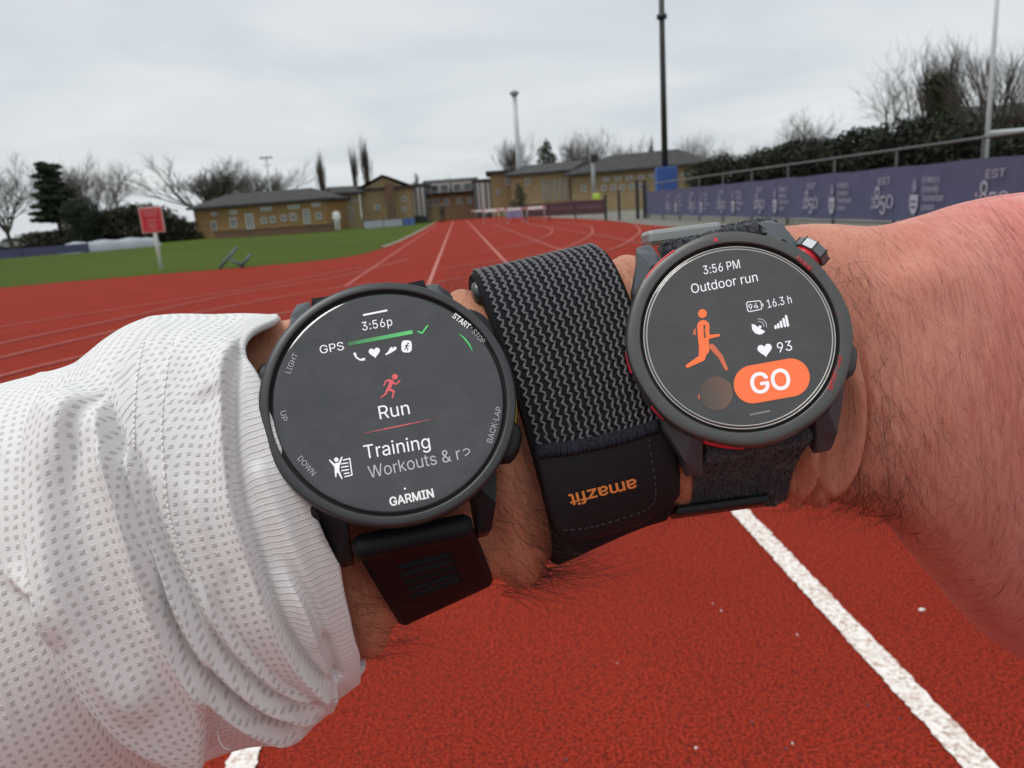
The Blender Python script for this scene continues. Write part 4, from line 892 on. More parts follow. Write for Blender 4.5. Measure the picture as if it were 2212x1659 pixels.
# ---- sleeve
SLV = [((-1600, 1300), (-1250, 2480), .140, .058), ((-600, 1015), (-300, 2130), .150, .052), ((0, 838), (170, 1770), .158, .046),
       ((215, 777), (385, 1648), .161, .044), ((350, 690), (570, 1560), .162, .043), ((480, 682), (690, 1515), .163, .036),
       ((565, 685), (762, 1462), .166, .030), ((596, 688), (790, 1428), .169, .026)]
slv = Tube(SLV, 2.15)
EDGE = smooth([(592, 684), (572, 694), (545, 706), (524, 722), (516, 745), (524, 770), (545, 800), (566, 850), (590, 930), (640, 1050), (694, 1140), (722, 1210), (738, 1290), (751, 1350), (762, 1400), (772, 1424)], 200)
NS, NP = 460, 420
phs = np.linspace(0, 2 * math.pi, NP, endpoint=False)
smax = np.full(NP, 6.98)
tsamp = np.linspace(4.6, 6.999, 160)
for j, p in enumerate(phs):
    if math.sin(p) < 0.02: continue
    q = proj(slv.pt(tsamp, np.full(160, p)))
    ex = np.interp(q[:, 1], EDGE[np.argsort(EDGE[:, 1]), 1], EDGE[np.argsort(EDGE[:, 1]), 0])
    idx = np.where(q[:, 0] > ex)[0]
    if len(idx): smax[j] = tsamp[max(idx[0] - 1, 0)]
k_ = np.ones(9) / 9
smax = np.convolve(np.concatenate([smax[-8:], smax, smax[:8]]), k_, 'same')[8:-8]
ss = np.linspace(0, 1, NS) ** .62                                     # denser towards the cuff
S_ = ss[:, None] * smax[None, :]; PP = np.broadcast_to(phs[None, :], S_.shape)
Q0 = slv.pt(S_.ravel(), PP.ravel()); pq = proj(Q0)
def k4(pts): return [(.6252 * x, 604.8 + .6252 * y) for x, y in pts]
dsp = np.zeros(len(Q0))
def step_fold(line, h, soft, fall, side=1, e0=.03, e1=.97):
    """cloth on one side of the line lies over the other: a rounded lip that sinks away behind"""
    global dsp
    d, u = polydist(pq, line, 120); d = d * side
    end = sstep(0, e0, u) * (1 - sstep(e1, 1, u))
    lip = sstep(-soft, soft * .6, d) * np.exp(-np.clip(d, 0, None) / fall)
    dsp += end * h * lip - end * h * .42 * np.exp(-((d + soft * 1.1) / (soft * 1.3)) ** 2)
def ridge(line, h, wd, e0=.1, e1=.9):
    global dsp
    d, u = polydist(pq, line, 120); dsp += h * np.exp(-(d / wd) ** 2) * sstep(0, e0, u) * (1 - sstep(e1, 1, u))
foldA = k4([(330, 300), (235, 415), (170, 515), (147, 640), (150, 830), (180, 1000), (215, 1160), (285, 1320), (370, 1430), (480, 1530), (600, 1580), (730, 1592)])
foldB = k4([(372, 372), (335, 445), (308, 530), (292, 640), (290, 740)])
foldC = k4([(372, 400), (398, 530), (440, 680), (492, 830), (545, 1000), (590, 1150), (660, 1270), (760, 1380), (880, 1465), (990, 1500), (1080, 1500)])
foldD = k4([(440, 560), (492, 700), (560, 930), (640, 1100), (745, 1265), (880, 1390), (1020, 1450), (1130, 1450)])
foldE = k4([(830, 180), (795, 330), (790, 470), (797, 620), (822, 780), (868, 930), (910, 1060), (965, 1190), (1035, 1300), (1125, 1380), (1165, 1395)])
foldF = k4([(960, 960), (1010, 1040), (1060, 1130), (1100, 1240), (1150, 1385)])
foldG = k4([(0, 1000), (90, 1080), (200, 1150), (260, 1230)])
foldH = k4([(690, 1000), (760, 1160), (860, 1290), (985, 1385), (1110, 1420)])
step_fold(foldA, .0066, 11, 110, -1, .16)
ridge(k4([(330, 420), (262, 560), (235, 720), (245, 900), (300, 1120), (400, 1300), (560, 1450)]), .0024, 34)
step_fold(foldB, .0018, 9, 40, 1, .3, .7)
step_fold(foldC, .0048, 9, 50, 1, .12, .86)
step_fold(foldD, .0040, 9, 42, 1, .12, .86)
step_fold(foldE, .0040, 8, 60, 1, .1)
step_fold(foldF, .0034, 10, 40, 1, .5, .98)
step_fold(foldH, .0016, 8, 30, 1, .3, .9)
step_fold(foldG, .0032, 12, 60, -1, .45, .55)
ridge(k4([(880, 620), (985, 860), (1075, 1080), (1120, 1250)]), .0012, 22)
ridge(k4([(600, 240), (700, 300), (740, 420)]), .0012, 40)
# fine random creasing
for k in range(26):
    x, y = rng.uniform(-300, 700), rng.uniform(700, 1600); a_ = rng.uniform(.7, 1.25); ln = rng.uniform(60, 190); wd = rng.uniform(9, 22)
    q = pq - (x, y); lx = q[:, 0] * math.sin(a_) - q[:, 1] * math.cos(a_); ly = q[:, 0] * math.cos(a_) + q[:, 1] * math.sin(a_)
    dsp += rng.uniform(-.0006, .0007) * np.exp(-((lx + 12 * np.sin(ly / 40)) / wd) ** 2 - (ly / ln) ** 2)
dsp = dsp * sstep(-.05, .42, np.sin(PP.ravel()))                       # folds flatten where the sleeve turns away
dg_ = dsp.reshape(NS, NP)
for k in range(2):                                                      # let the cloth round off its folds
    dg_ = (np.roll(dg_, 1, 1) + 2 * dg_ + np.roll(dg_, -1, 1)) / 4
    dg_[1:-1] = (dg_[:-2] + 2 * dg_[1:-1] + dg_[2:]) / 4
dsp = dg_.ravel()
VS = slv.pt(S_.ravel(), PP.ravel(), dsp).reshape(NS, NP, 3)
# rolled edge of the cuff, turned inwards
Cc, hvc, nc, ac, hc = slv.frame(smax); rims = []
for k in range(1, 9):
    f_ = k / 8; ang = f_ * math.pi * .9
    inward = Cc - VS[-1]; inward /= np.linalg.norm(inward, axis=1, keepdims=True)
    rims.append(VS[-1] + ac * (.0010 * math.sin(ang)) + inward * (.0009 * (1 - math.cos(ang))))
rims.append(rims[-1] - ac * .012 + inward * .0012)
VS2 = np.concatenate([VS, np.stack(rims)], 0); nR = len(rims)
du_ = np.linalg.norm(np.diff(VS, axis=0), axis=2); dv_ = np.linalg.norm(VS - np.roll(VS, 1, axis=1), axis=2)
kk = np.ones(31) / 31
du_ = np.apply_along_axis(lambda r: np.convolve(np.concatenate([r[-15:], r, r[:15]]), kk, 'valid'), 1, du_)     # even out the pull between neighbouring threads
dv_ = np.apply_along_axis(lambda r: np.convolve(np.concatenate([np.full(15, r[0]), r, np.full(15, r[-1])]), kk, 'valid'), 0, dv_)
ulen = np.concatenate([np.zeros((1, NP)), np.cumsum(du_, axis=0)], 0); vlen = np.cumsum(dv_, axis=1); vlen = vlen - vlen[:, NP // 4][:, None]
U_ = np.concatenate([ulen, ulen[-1:] + np.arange(1, nR + 1)[:, None] * .0004], 0); V_ = np.concatenate([vlen, np.repeat(vlen[-1:], nR, 0)], 0)
dE, uE = polydist(pq, foldE, 120); rib = sstep(-3, 3, -dE) * (pq[:, 0] > 430)
rib = np.concatenate([rib, np.tile(rib[-NP:], nR)])
m_cloth, t, b_, N_, L_ = node_mat('white_waffle_knit')
uvn = N_('ShaderNodeUVMap').outputs[0]
wv = N_('ShaderNodeVectorMath'); wv.operation = 'ADD'; nzc = N_('ShaderNodeTexNoise'); nzc.inputs['Scale'].default_value = 240; nzc.inputs['Detail'].default_value = 2; L_(uvn, nzc.inputs['Vector'])
sn = N_('ShaderNodeVectorMath'); sn.operation = 'SCALE'; sn.inputs['Scale'].default_value = .0006; L_(nzc.outputs['Color'], sn.inputs[0]); L_(uvn, wv.inputs[0]); L_(sn.outputs[0], wv.inputs[1])
usp = N_('ShaderNodeSeparateXYZ'); L_(wv.outputs[0], usp.inputs[0])
PITCHW = .00165
def tri_wave(src, pitch):               # 0 at cell edge, 1 at centre
    f = mathn(t, 'FRACT', mathn(t, 'DIVIDE', src, pitch)); return mathn(t, 'SUBTRACT', 1.0, mathn(t, 'MULTIPLY', mathn(t, 'ABSOLUTE', mathn(t, 'SUBTRACT', f, .5)), 2.0))
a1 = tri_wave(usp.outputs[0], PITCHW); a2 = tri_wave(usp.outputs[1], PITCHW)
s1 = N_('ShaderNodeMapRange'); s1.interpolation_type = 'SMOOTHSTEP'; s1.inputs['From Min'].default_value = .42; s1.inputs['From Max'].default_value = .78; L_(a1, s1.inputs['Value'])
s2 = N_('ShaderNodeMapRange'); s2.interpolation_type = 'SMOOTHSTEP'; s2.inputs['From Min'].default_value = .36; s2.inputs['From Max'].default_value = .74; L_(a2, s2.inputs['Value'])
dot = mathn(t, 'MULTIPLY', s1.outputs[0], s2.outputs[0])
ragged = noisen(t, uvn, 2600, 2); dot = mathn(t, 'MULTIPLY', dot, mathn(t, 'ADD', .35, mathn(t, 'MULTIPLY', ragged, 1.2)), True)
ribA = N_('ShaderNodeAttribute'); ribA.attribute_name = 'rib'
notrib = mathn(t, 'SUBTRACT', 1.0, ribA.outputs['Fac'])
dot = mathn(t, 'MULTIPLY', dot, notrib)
r1 = tri_wave(usp.outputs[1], .0012)
rl = N_('ShaderNodeMapRange'); rl.inputs['From Min'].default_value = 0; rl.inputs['From Max'].default_value = .34; rl.inputs['To Min'].default_value = 1; rl.inputs['To Max'].default_value = 0; L_(r1, rl.inputs['Value'])
ribl = mathn(t, 'MULTIPLY', mathn(t, 'MULTIPLY', rl.outputs[0], ribA.outputs['Fac']), mathn(t, 'ADD', .25, noisen(t, uvn, 500, 2)))
yarn = noisen(t, mapn(t, uvn, (1300, 3600, 1)), 1.0, 3, .6)
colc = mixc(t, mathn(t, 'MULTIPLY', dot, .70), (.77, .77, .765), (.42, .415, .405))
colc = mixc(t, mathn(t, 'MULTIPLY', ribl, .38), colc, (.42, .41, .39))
colc = mixc(t, mathn(t, 'MULTIPLY', rampn(t, yarn, .38, .6), .30), colc, (.62, .61, .59))
L_(colc, b_.inputs['Base Color'])
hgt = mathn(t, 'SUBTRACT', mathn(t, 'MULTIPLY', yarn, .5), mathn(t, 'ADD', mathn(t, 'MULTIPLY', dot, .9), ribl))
L_(bumpn(t, hgt, .6, .00022), b_.inputs['Normal'])
b_.inputs['Roughness'].default_value = .95; b_.inputs['Specular IOR Level'].default_value = .1; b_.inputs['Sheen Weight'].default_value = .15
b_.inputs['Subsurface Weight'].default_value = .0
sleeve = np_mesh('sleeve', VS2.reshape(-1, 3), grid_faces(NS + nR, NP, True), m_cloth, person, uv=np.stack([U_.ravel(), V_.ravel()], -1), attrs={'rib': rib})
tag(sleeve, 'bunched white waffle-knit sleeve with ribbed cuff')
sleeve_bvh = bvh_of(sleeve)
m_thread = mat('white_thread', (.82, .82, .80), .9)
def stitches(line, n, ln, r, m, parent, bvh, name='stitching', lift=.00012):
    q = smooth(line, n * 10); b = MB()
    for k in range(n):
        seg = q[k * 10:k * 10 + int(10 * ln)]
        w_ = [cast(bvh, x, y, lift) for x, y in seg]; w_ = [x for x in w_ if x is not None]
        if len(w_) < 4: continue
        w_ = np.array(w_); w_[0] += unit(fwd) * .0002; w_[-1] += unit(fwd) * .0002
        b.tube(w_[::max(1, len(w_) // 4)], r, 5)
    return b.build(name, m, parent, world=True)
stitches(k4([(497, 215), (478, 300), (467, 400), (462, 500), (463, 580)]), 20, .7, .00017, m_thread, person, sleeve_bvh)
stitches(k4([(600, 200), (580, 290), (566, 390), (558, 500), (562, 600), (572, 730), (585, 820), (605, 890), (630, 960), (665, 1040)]), 38, .7, .00017, m_thread, person, sleeve_bvh)
# a loose thread end on the lower edge
lt = cast(sleeve_bvh, 470, 1575); 
if lt is not None:
    b = MB(); b.tube(smooth([lt, lt + camvec(.0004, -.0014, -.0006), lt + camvec(.0012, -.0030, -.0004), lt + camvec(.0021, -.0034, -.0002)], 10), .00012, 5); b.build('loose_thread', m_thread, person, world=True)
# ================================================================== things worn on the arm
def frame_at(px, py, depth, t, w_, n):
    """matrix at the middle of a watch glass: x = 3 o'clock, y = 12 o'clock, z = out of the face"""
    o = at(px, py, depth); z = unit(camvec(*n)); x = camvec(1, t, w_); x = unit(x - z * (x @ z)); y = np.cross(z, x)
    M = Matrix.Identity(4)
    for i in range(3): M[i][0] = x[i]; M[i][1] = y[i]; M[i][2] = z[i]; M[i][3] = o[i]
    return M
MM = .001
def emis(name, c, s=1.0): return mat(name, tuple(x * .15 for x in c), .35, emit=c, estr=s)
E_white = emis('display_white', (.80, .78, .86), .85); E_grey = emis('display_grey', (.42, .41, .45), .8)
E_green = emis('display_green', (.10, .62, .16), .75); E_red = emis('display_red', (.62, .10, .11), .85)
E_orange = emis('display_orange', (.84, .16, .05), .85); E_dim = emis('display_dim_orange', (.125, .068, .045), .7); E_orange2 = emis('display_dark_orange', (.55, .13, .06), .8)
m_print = mat('grey_print', (.46, .47, .48), .5); m_print_glow = mat('white_print_glow', (.80, .80, .80), .45, emit=(1, 1, 1), estr=.12)  # white print carries a small added glow, lettering is no light source
def glass(name, base, smudge_sky):  # base grey holds painted sky reflection; mottling stands for smudges
    m, t, b, N_, L_ = node_mat(name); MATS[name] = m
    tcn = N_('ShaderNodeTexCoord').outputs['Object']
    n = noisen(t, mapn(t, tcn, (1, 1.6, 1), (0, 0, .6)), 120, 5, .6, .8)
    L_(mixc(t, rampn(t, n, .35, .75), base, smudge_sky), b.inputs['Base Color'])
    r = N_('ShaderNodeMapRange'); r.inputs['To Min'].default_value = .05; r.inputs['To Max'].default_value = .16; L_(n, r.inputs['Value']); L_(r.outputs[0], b.inputs['Roughness'])
    b.inputs['IOR'].default_value = 1.62; b.inputs['Coat Weight'].default_value = .5; b.inputs['Coat Roughness'].default_value = .05
    return m
def metal(name, c, rough, scale=900, met=.75):
    return mat(name, c, rough, met, .5, col2=tuple(x * 1.08 for x in c), nscale=scale, bump=.08, bscale=scale * 2)

# ------------------------------------------------------------------ black round watch with menu screen
gw = empty('sports_watch', frame_at(844, 860, .1385, .174, .223, (.150, .295, -.944)))
tag(gw, 'larger round dark-bezelled watch showing Run and Training, next to the sleeve', 'watch', 'running watches on the arm')
m_gb = metal('dark_grey_bezel', (.058, .06, .063), .40, 2500, .5); m_case = mat('black_polymer_case', (.008, .009, .010), .42, spec=.3, bump=.1, bscale=2500)
m_lug_lit = mat('lit_lug_polymer', (.065, .075, .085), .42, bump=.08, bscale=2500)  # lighter copy of the case polymer: sky light painted into upper lugs
m_gg = glass('smudge_sky_dark_glass', (.024, .026, .030), (.046, .048, .053))  # reflected sky is painted into this glass colour, under the smudges
b = MB(); b.lathe([(21.55, -.9), (21.6, .10), (21.75, .24), (22.0, .27), (22.9, .12), (23.25, -.12), (23.45, -.6), (23.5, -1.4), (23.45, -2.9), (23.1, -3.2), (22.2, -3.3)], 160); o = sharp(b.build('bezel', m_gb, gw, MM), .9)
b = MB(); b.lathe([(0, .02), (8, .02), (14, .0), (18, -.03), (20.0, -.08), (20.7, -.16), (21.0, -.34), (21.1, -.8)], 128); g_glass = b.build('display_glass', m_gg, gw, MM)
b = MB(); b.lathe([(21.0, -.62), (21.58, -.62)], 128); b.build('gap_ring', mat('gap_black', (.004, .004, .004), .8), gw, MM)
b = MB(); b.lathe([(22.3, -3.05), (22.75, -3.3), (22.6, -6.5), (21.6, -9.5), (19.5, -11.8), (15, -13.2), (0, -13.4)], 120); b.build('case_body', m_case, gw, MM)
for sx in (-1, 1):
    for sy in (-1, 1):
        x0, x1 = 11.6 * sx, 15.8 * sx; yk = .93 if sy > 0 else 1.0
        top = [(x0, 17.2 * sy, -3.0), (17.3 * sx, 15.0 * sy, -3.0), (15.6 * sx, 22.0 * sy, -4.3), (14.4 * sx, 26.6 * sy, -8.2), (x0, 26.8 * sy, -8.0), (x0, 22.5 * sy, -4.6)]
        bot = [(x0, 17.2 * sy, -9.5), (17.3 * sx, 15.0 * sy, -9.5), (15.6 * sx, 22.0 * sy, -11.5), (14.0 * sx, 27.2 * sy, -13.0), (x0, 27.2 * sy, -13.0), (x0, 22.5 * sy, -11.5)]
        top = [(x, y * yk, z) for x, y, z in top]; bot = [(x, y * yk, z) for x, y, z in bot]
        if sx * sy < 0: top = top[::-1]; bot = bot[::-1]
        b = MB(); b.hexa(bot, top); b.build('lug', m_lug_lit if sy > 0 else m_case, gw, MM, smooth=False, mod=.0004)
# side buttons
for ang, rad, ln, lab in ((33, 2.4, 4.2, 'start'), (-29, 2.2, 4.2, 'back'), (158, 2.0, 3.6, 'light'), (190, 2.0, 3.6, 'up'), (222, 2.0, 3.6, 'down')):
    a_ = math.radians(ang); c = np.array([math.cos(a_), math.sin(a_)]); tn = np.array([-c[1], c[0]])
    b = MB(); P = [np.append(c * 22.9 + tn * s_, -5.2) for s_ in np.linspace(-ln, ln, 9)]
    P = [p + np.append(c * (1.0 - .05 * (s_ ** 2)) * 1.1, 0) for p, s_ in zip(P, np.linspace(-ln, ln, 9))]
    b.tube(P, [.5, rad * .75, rad * .85, rad * .9, rad * .9, rad * .9, rad * .85, rad * .75, .5], 12); b.build('button', m_case, gw, MM)
b = MB(); b.lathe([(23.3, -2.6), (23.85, -2.75), (23.9, -3.8), (23.2, -4.4)], 20, math.radians(-20), math.radians(-8)); b.build('lime_inlay', mat('lime_plastic', (.40, .50, .03), .4), gw, MM)
gpl = Plane(np.array(gw.matrix_world)[:3, 3] + np.array(gw.matrix_world)[:3, 2] * .00003, np.array(gw.matrix_world)[:3, 2])
def c1(x, y): return (518.4 + .3646 * x, 561.6 + .3646 * y)
def g_text(s_, p0, p1, cap, m=E_white, **k): return lettering(s_, c1(*p0), c1(*p1), cap * .3646, gpl, m, gw, **k)
def g_shape(polys, m, name): return shape2d([[c1(*p) for p in P] for P in polys], gpl, m, gw, name, 5e-5)
g_shape(stroke_poly([(733, 326), (869, 299)], 11), E_white, 'status_bar')
g_text('3:56p', (727, 419), (905, 387), 50, E_grey if False else E_white, spacing=1.05)
g_text('GPS', (477, 556), (618, 531), 48, E_white)
for k in range(8):
    f0, f1 = k / 8, (k + 1) / 8; A = np.array([642, 498.0]); B = np.array([1022, 426.0]); nrm = np.array([.186, .982]) * 11
    a_, c_ = A + (B - A) * f0, A + (B - A) * f1; s_ = .30 + .70 * f0 ** .8
    g_shape([[a_ - nrm, c_ - nrm, c_ + nrm, a_ + nrm]], emis('display_green_step_%d' % k, (.10 * s_ + .03, .60 * s_, .16 * s_ + .03), .75), 'signal_bar_step')
g_shape(stroke_poly([(1057, 424), (1078, 434), (1111, 390)], 9), E_green, 'tick_icon')
g_shape(stroke_poly([(680, 556), (690, 578), (712, 592), (734, 588)], [16, 9, 9, 16]), E_white, 'phone_icon')
g_shape([heart2((797, 547), 36, -.17)], E_white, 'heart_icon')
g_shape([[(858, 562), (878, 542), (888, 522), (900, 514), (906, 524), (916, 512), (928, 518), (926, 530), (896, 549), (868, 563)]], E_white, 'shoe_icon')
bad = [(987 + 31 * math.copysign(abs(math.cos(a)) ** .6, math.cos(a)) - .17 * 0, 512 + 36 * math.copysign(abs(math.sin(a)) ** .6, math.sin(a))) for a in np.arange(32) * 2 * math.pi / 32]
g_shape([bad], E_white, 'badge_icon')
m_dk = mat('display_black', (.02, .02, .02), .4)
shape2d([[c1(*p) for p in P] for P in [disc2((996, 494), 5)] + stroke_poly([(990, 503), (985, 518)], 9) + stroke_poly([(985, 518), (995, 524), (992, 536)], 5) + stroke_poly([(984, 519), (976, 530)], 5) + stroke_poly([(991, 504), (1003, 512)], 4) + stroke_poly([(988, 503), (977, 510)], 4)], gpl, m_dk, gw, 'badge_runner', 9e-5)
g_shape([disc2((918, 692), 17)] + stroke_poly([(898, 722), (882, 762)], [26, 20]) + stroke_poly([(902, 722), (924, 737), (946, 715)], 9) + stroke_poly([(888, 713), (864, 716), (853, 744)], [14, 9, 7])
        + stroke_poly([(882, 766), (912, 777), (903, 818)], [16, 12, 7]) + stroke_poly([(876, 766), (862, 794), (833, 816)], [16, 11, 6]), E_red, 'runner_icon')
g_text('Run', (830, 944), (1008, 912), 78)
for k in range(9):
    f0, f1 = k / 9, (k + 1) / 9; A = np.array([690, 1036.0]); B = np.array([1176, 935.0]); s_ = math.sin(math.pi * (k + .5) / 9)
    nrm = np.array([.2, .98]) * (1.2 + 2.0 * s_); a_, c_ = A + (B - A) * f0, A + (B - A) * f1
    g_shape([[a_ - nrm, c_ - nrm, c_ + nrm, a_ + nrm]], emis('display_red_step_%d' % k, (.06 + .62 * s_, .04 + .08 * s_, .045 + .09 * s_), .75), 'divider_step')
g_text('Training', (742, 1178), (1130, 1113), 80, spacing=1.0)
g_shape([disc2((571, 1183), 13)] + stroke_poly([(531, 1186), (566, 1222)], [7, 15]) + stroke_poly([(604, 1168), (582, 1220)], [7, 15]) + stroke_poly([(574, 1218), (575, 1250)], [34, 24])
        + stroke_poly([(567, 1248), (568, 1284)], [14, 7]) + stroke_poly([(582, 1248), (604, 1295)], [14, 7]) + stroke_poly([(612, 1186), (650, 1176), (664, 1274), (622, 1284)], 7)
        + stroke_poly([(600, 1208), (638, 1202)], 7) + stroke_poly([(602, 1228), (640, 1222)], 7) + stroke_poly([(604, 1248), (643, 1242)], 7) + stroke_poly([(618, 1266), (646, 1261)], 7), E_white, 'training_icon')
g_text('Workouts & r', (768, 1293), (1312, 1180), 72, E_grey)
g_shape(stroke_poly([(1322, 1130), (1340, 1117), (1358, 1124), (1360, 1140), (1334, 1160)], 6), E_grey, 'cut_letter')
g_shape([disc2((977, 1355), 6)], E_white, 'page_dot')
g_text('GARMIN', (893, 1458), (1150, 1404), 50, m_print_glow, bold=.045)
g_text('START', (1256, 338), (1350, 411), 32, m_print_glow, bold=.035)
g_shape([disc2((1373, 401), 4)], m_print, 'separator_dot')
g_text('STOP', (1371, 426), (1432, 498), 30, m_print)
g_shape(stroke_poly([(1300, 438), (1332, 466), (1358, 500), (1378, 540)], [3, 8, 8, 2]), E_green, 'start_cue')
g_text('LIGHT', (297, 676), (344, 560), 32, m_print)
lettering('UP', (605.3, 889), (608.6, 910), 13, gpl, m_print, gw)
lettering('DOWN', (642, 992), (674.5, 1028.5), 12.6, gpl, m_print, gw)
g_text('BACK·LAP', (1493, 1086), (1552, 876), 34, m_print)

def bsh(p): return -.085 * (1 - sstep(.2, 2.4, np.asarray(p, float)))      # the band sits slightly askew
def tilt_off(t_, p): return .0026 * ((np.asarray(t_) - 5.115) / .79 - .35) * sstep(2.2, 3.0, np.asarray(p, float))
def strap_sheet(t0, t1, phis, offs, nu=26, edge=.0009, skin_bvh=None):
    """band that follows the arm: returns outer surface, closed sides"""
    us = np.linspace(t0, t1, nu); G = []
    for k, (p, of) in enumerate(zip(phis, offs)):
        e = np.minimum(np.abs(us - us[0]), np.abs(us - us[-1])) / (us[-1] - us[0])
        rnd = -edge * (1 - np.sqrt(np.clip(1 - (1 - np.clip(e / .05, 0, 1)) ** 2, 0, 1)))
        G.append(arm.pt(us + bsh(p), np.full(nu, p), of + rnd + tilt_off(us, p)))
    return np.array(G)
m_sil = mat('black_silicone', (.006, .0065, .008), .55, spec=.18, bump=.06, bscale=3000)
def strap_from_bar(wm, ybar, zbar, half, t0, t1, phis, th, name, m, slots=False, lo=.0009, nu=81, npth=260):
    """strap leaving the pin between two lugs and then following the arm"""
    Mw = np.array(wm.matrix_world); ts = np.linspace(t0, t1, nu); xs = np.linspace(-half, half, nu)
    # keep the strap square to the watch: arm stations under the two lugs
    rows = []
    for k in range(nu):
        bar = (Mw @ np.array([xs[k] * MM, ybar * MM, zbar * MM, 1]))[:3]
        tip = (Mw @ np.array([xs[k] * MM, (ybar + math.copysign(1.5 if ybar < 19 or ybar > 20 else 3.4, ybar)) * MM, (zbar + .9) * MM, 1]))[:3]
        ring = arm.pt(np.full(len(phis), ts[k]), np.array(phis), np.broadcast_to(th, (len(phis),)))
        pts = np.concatenate([[bar, tip], ring]); l = np.concatenate([[0], np.cumsum(np.linalg.norm(np.diff(pts, axis=0), axis=1))])
        q = smooth(pts, 400); lq = np.concatenate([[0], np.cumsum(np.linalg.norm(np.diff(q, axis=0), axis=1))])
        s_ = np.linspace(0, lq[-1], npth); rows.append(np.stack([np.interp(s_, lq, q[:, i]) for i in range(3)], -1))
    G = np.array(rows); L_ = np.linspace(0, lq[-1], npth)
    # outward normal
    du = np.gradient(G, axis=0); dv = np.gradient(G, axis=1); nr = np.cross(du, dv); nr /= np.linalg.norm(nr, axis=2, keepdims=True)
    cen = arm.frame(np.array([(t0 + t1) / 2]))[0][0]
    if np.mean(np.sum((G - cen) * nr, axis=2)) < 0: nr = -nr
    return G, nr, L_, xs
def strap_mesh(G, nr, relief, thick, name, m, parent, uvscale=None):
    top = G + nr * relief[..., None]; bot = G - nr * thick
    # rounded side edges
    nu, npth = G.shape[:2]
    V = np.concatenate([top.reshape(-1, 3), bot.reshape(-1, 3)]); F = grid_faces(nu, npth).tolist(); n = nu * npth
    F += [[a + n for a in f[::-1]] for f in grid_faces(nu, npth).tolist()]
    for i in (0, nu - 1):
        for j in range(npth - 1):
            a, b = i * npth + j, i * npth + j + 1; F.append([a, b, b + n, a + n] if i else [b, a, a + n, b + n])
    for j in (0, npth - 1):
        for i in range(nu - 1):
            a, b = i * npth + j, (i + 1) * npth + j; F.append([b, a, a + n, b + n] if j else [a, b, b + n, a + n])
    return np_mesh(name, V, np.array(F), m, parent)
lowphi = [math.pi - .66, math.pi - .30, math.pi + .05, math.pi + .5, math.pi + 1.0]
upphi = [.78, .35, 0.0, -.4, -1.0, -1.6]
G, nr, Lp, xs = strap_from_bar(gw, -24.6, -8.0, 10.9, 4.25, 4.78, lowphi, -.0004 - .0036 * np.exp(-((np.array(lowphi) - math.pi * 1.02) / .55) ** 2), 'strap', m_sil)
X, Y = np.meshgrid(xs, Lp * 1000, indexing='ij')
rel = np.zeros(G.shape[:2])
rel += .0022 * np.exp(-((Y - 2.4) / 2.3) ** 2)                                                   # rounded bar end
rel -= .0010 * np.clip((np.abs(X) - 9.3) / 1.6, 0, 1) ** 2
for k in range(5):
    yc = 11.0 + k * 3.0; dd = np.maximum(np.abs(X) - 4.4, 0) ** 2 + (Y - yc) ** 2
    rel -= .0022 * (1 - sstep(.7 ** 2, .95 ** 2, dd))
strap_mesh(G, nr, rel, .0014, 'strap', m_sil, gw)
G, nr, Lp, xs = strap_from_bar(gw, 23.4, -8.6, 11.3, 4.20, 4.80, upphi, .0008, 'strap', m_sil, npth=70)
Y = np.broadcast_to(Lp * 1000, G.shape[:2]); strap_mesh(G, nr, .0008 * np.exp(-((Y - 1.2) / 1.9) ** 2), .0014, 'strap', m_sil, gw)

# ------------------------------------------------------------------ woven wrist band
bt0, bt1 = 5.115, 5.905
wb = empty('woven_wrist_band', tuple(arm.pt(np.array([5.5]), np.array([math.pi * 1.5]))[0]))
tag(wb, 'black woven wrist band with grey zigzag cords and leather tab between the two watches', 'band')
m_weave = mat('black_weave', (.006, .0062, .008), .95, spec=.2, col2=(.016, .0165, .02), nscale=2600, bump=.5, bscale=2600)
m_cord = mat('grey_cord', (.11, .11, .118), .9, spec=.2, col2=(.18, .18, .19), nscale=3500, bump=.5, bscale=4500)
m_leather = mat('black_leather', (.0065, .0075, .0095), .55, spec=.3, bump=.18, bscale=1500)
m_dthread = mat('dark_thread', (.008, .008, .014), .8, spec=.2, col2=(.022, .022, .034), nscale=1500)
BOFF = .0040
phis = np.linspace(-.75, math.pi + .95, 160)
# profile bulges over the sensor below: flat front, tight round shoulder at the top
offb = BOFF + .0016 * np.exp(-((phis - .62) / .45) ** 2) - .0052 * sstep(2.2, 3.1, phis)
Gb = strap_sheet(bt0, bt1, phis, offb, 30)
nb_, nu_ = Gb.shape[:2]; inn = strap_sheet(bt0, bt1, phis, offb - .0035, 30)
V = np.concatenate([Gb.reshape(-1, 3), inn.reshape(-1, 3)]); F = grid_faces(nb_, nu_).tolist(); n = nb_ * nu_
for j in (0, nu_ - 1):
    for i in range(nb_ - 1): F.append([i * nu_ + j, (i + 1) * nu_ + j, (i + 1) * nu_ + j + n, i * nu_ + j + n])
band = np_mesh('woven_strap', V, np.array(F), m_weave, wb); band_bvh = bvh_of(band)
SEAM = [(1158, 972), (1240, 962), (1330, 943), (1418, 916)]
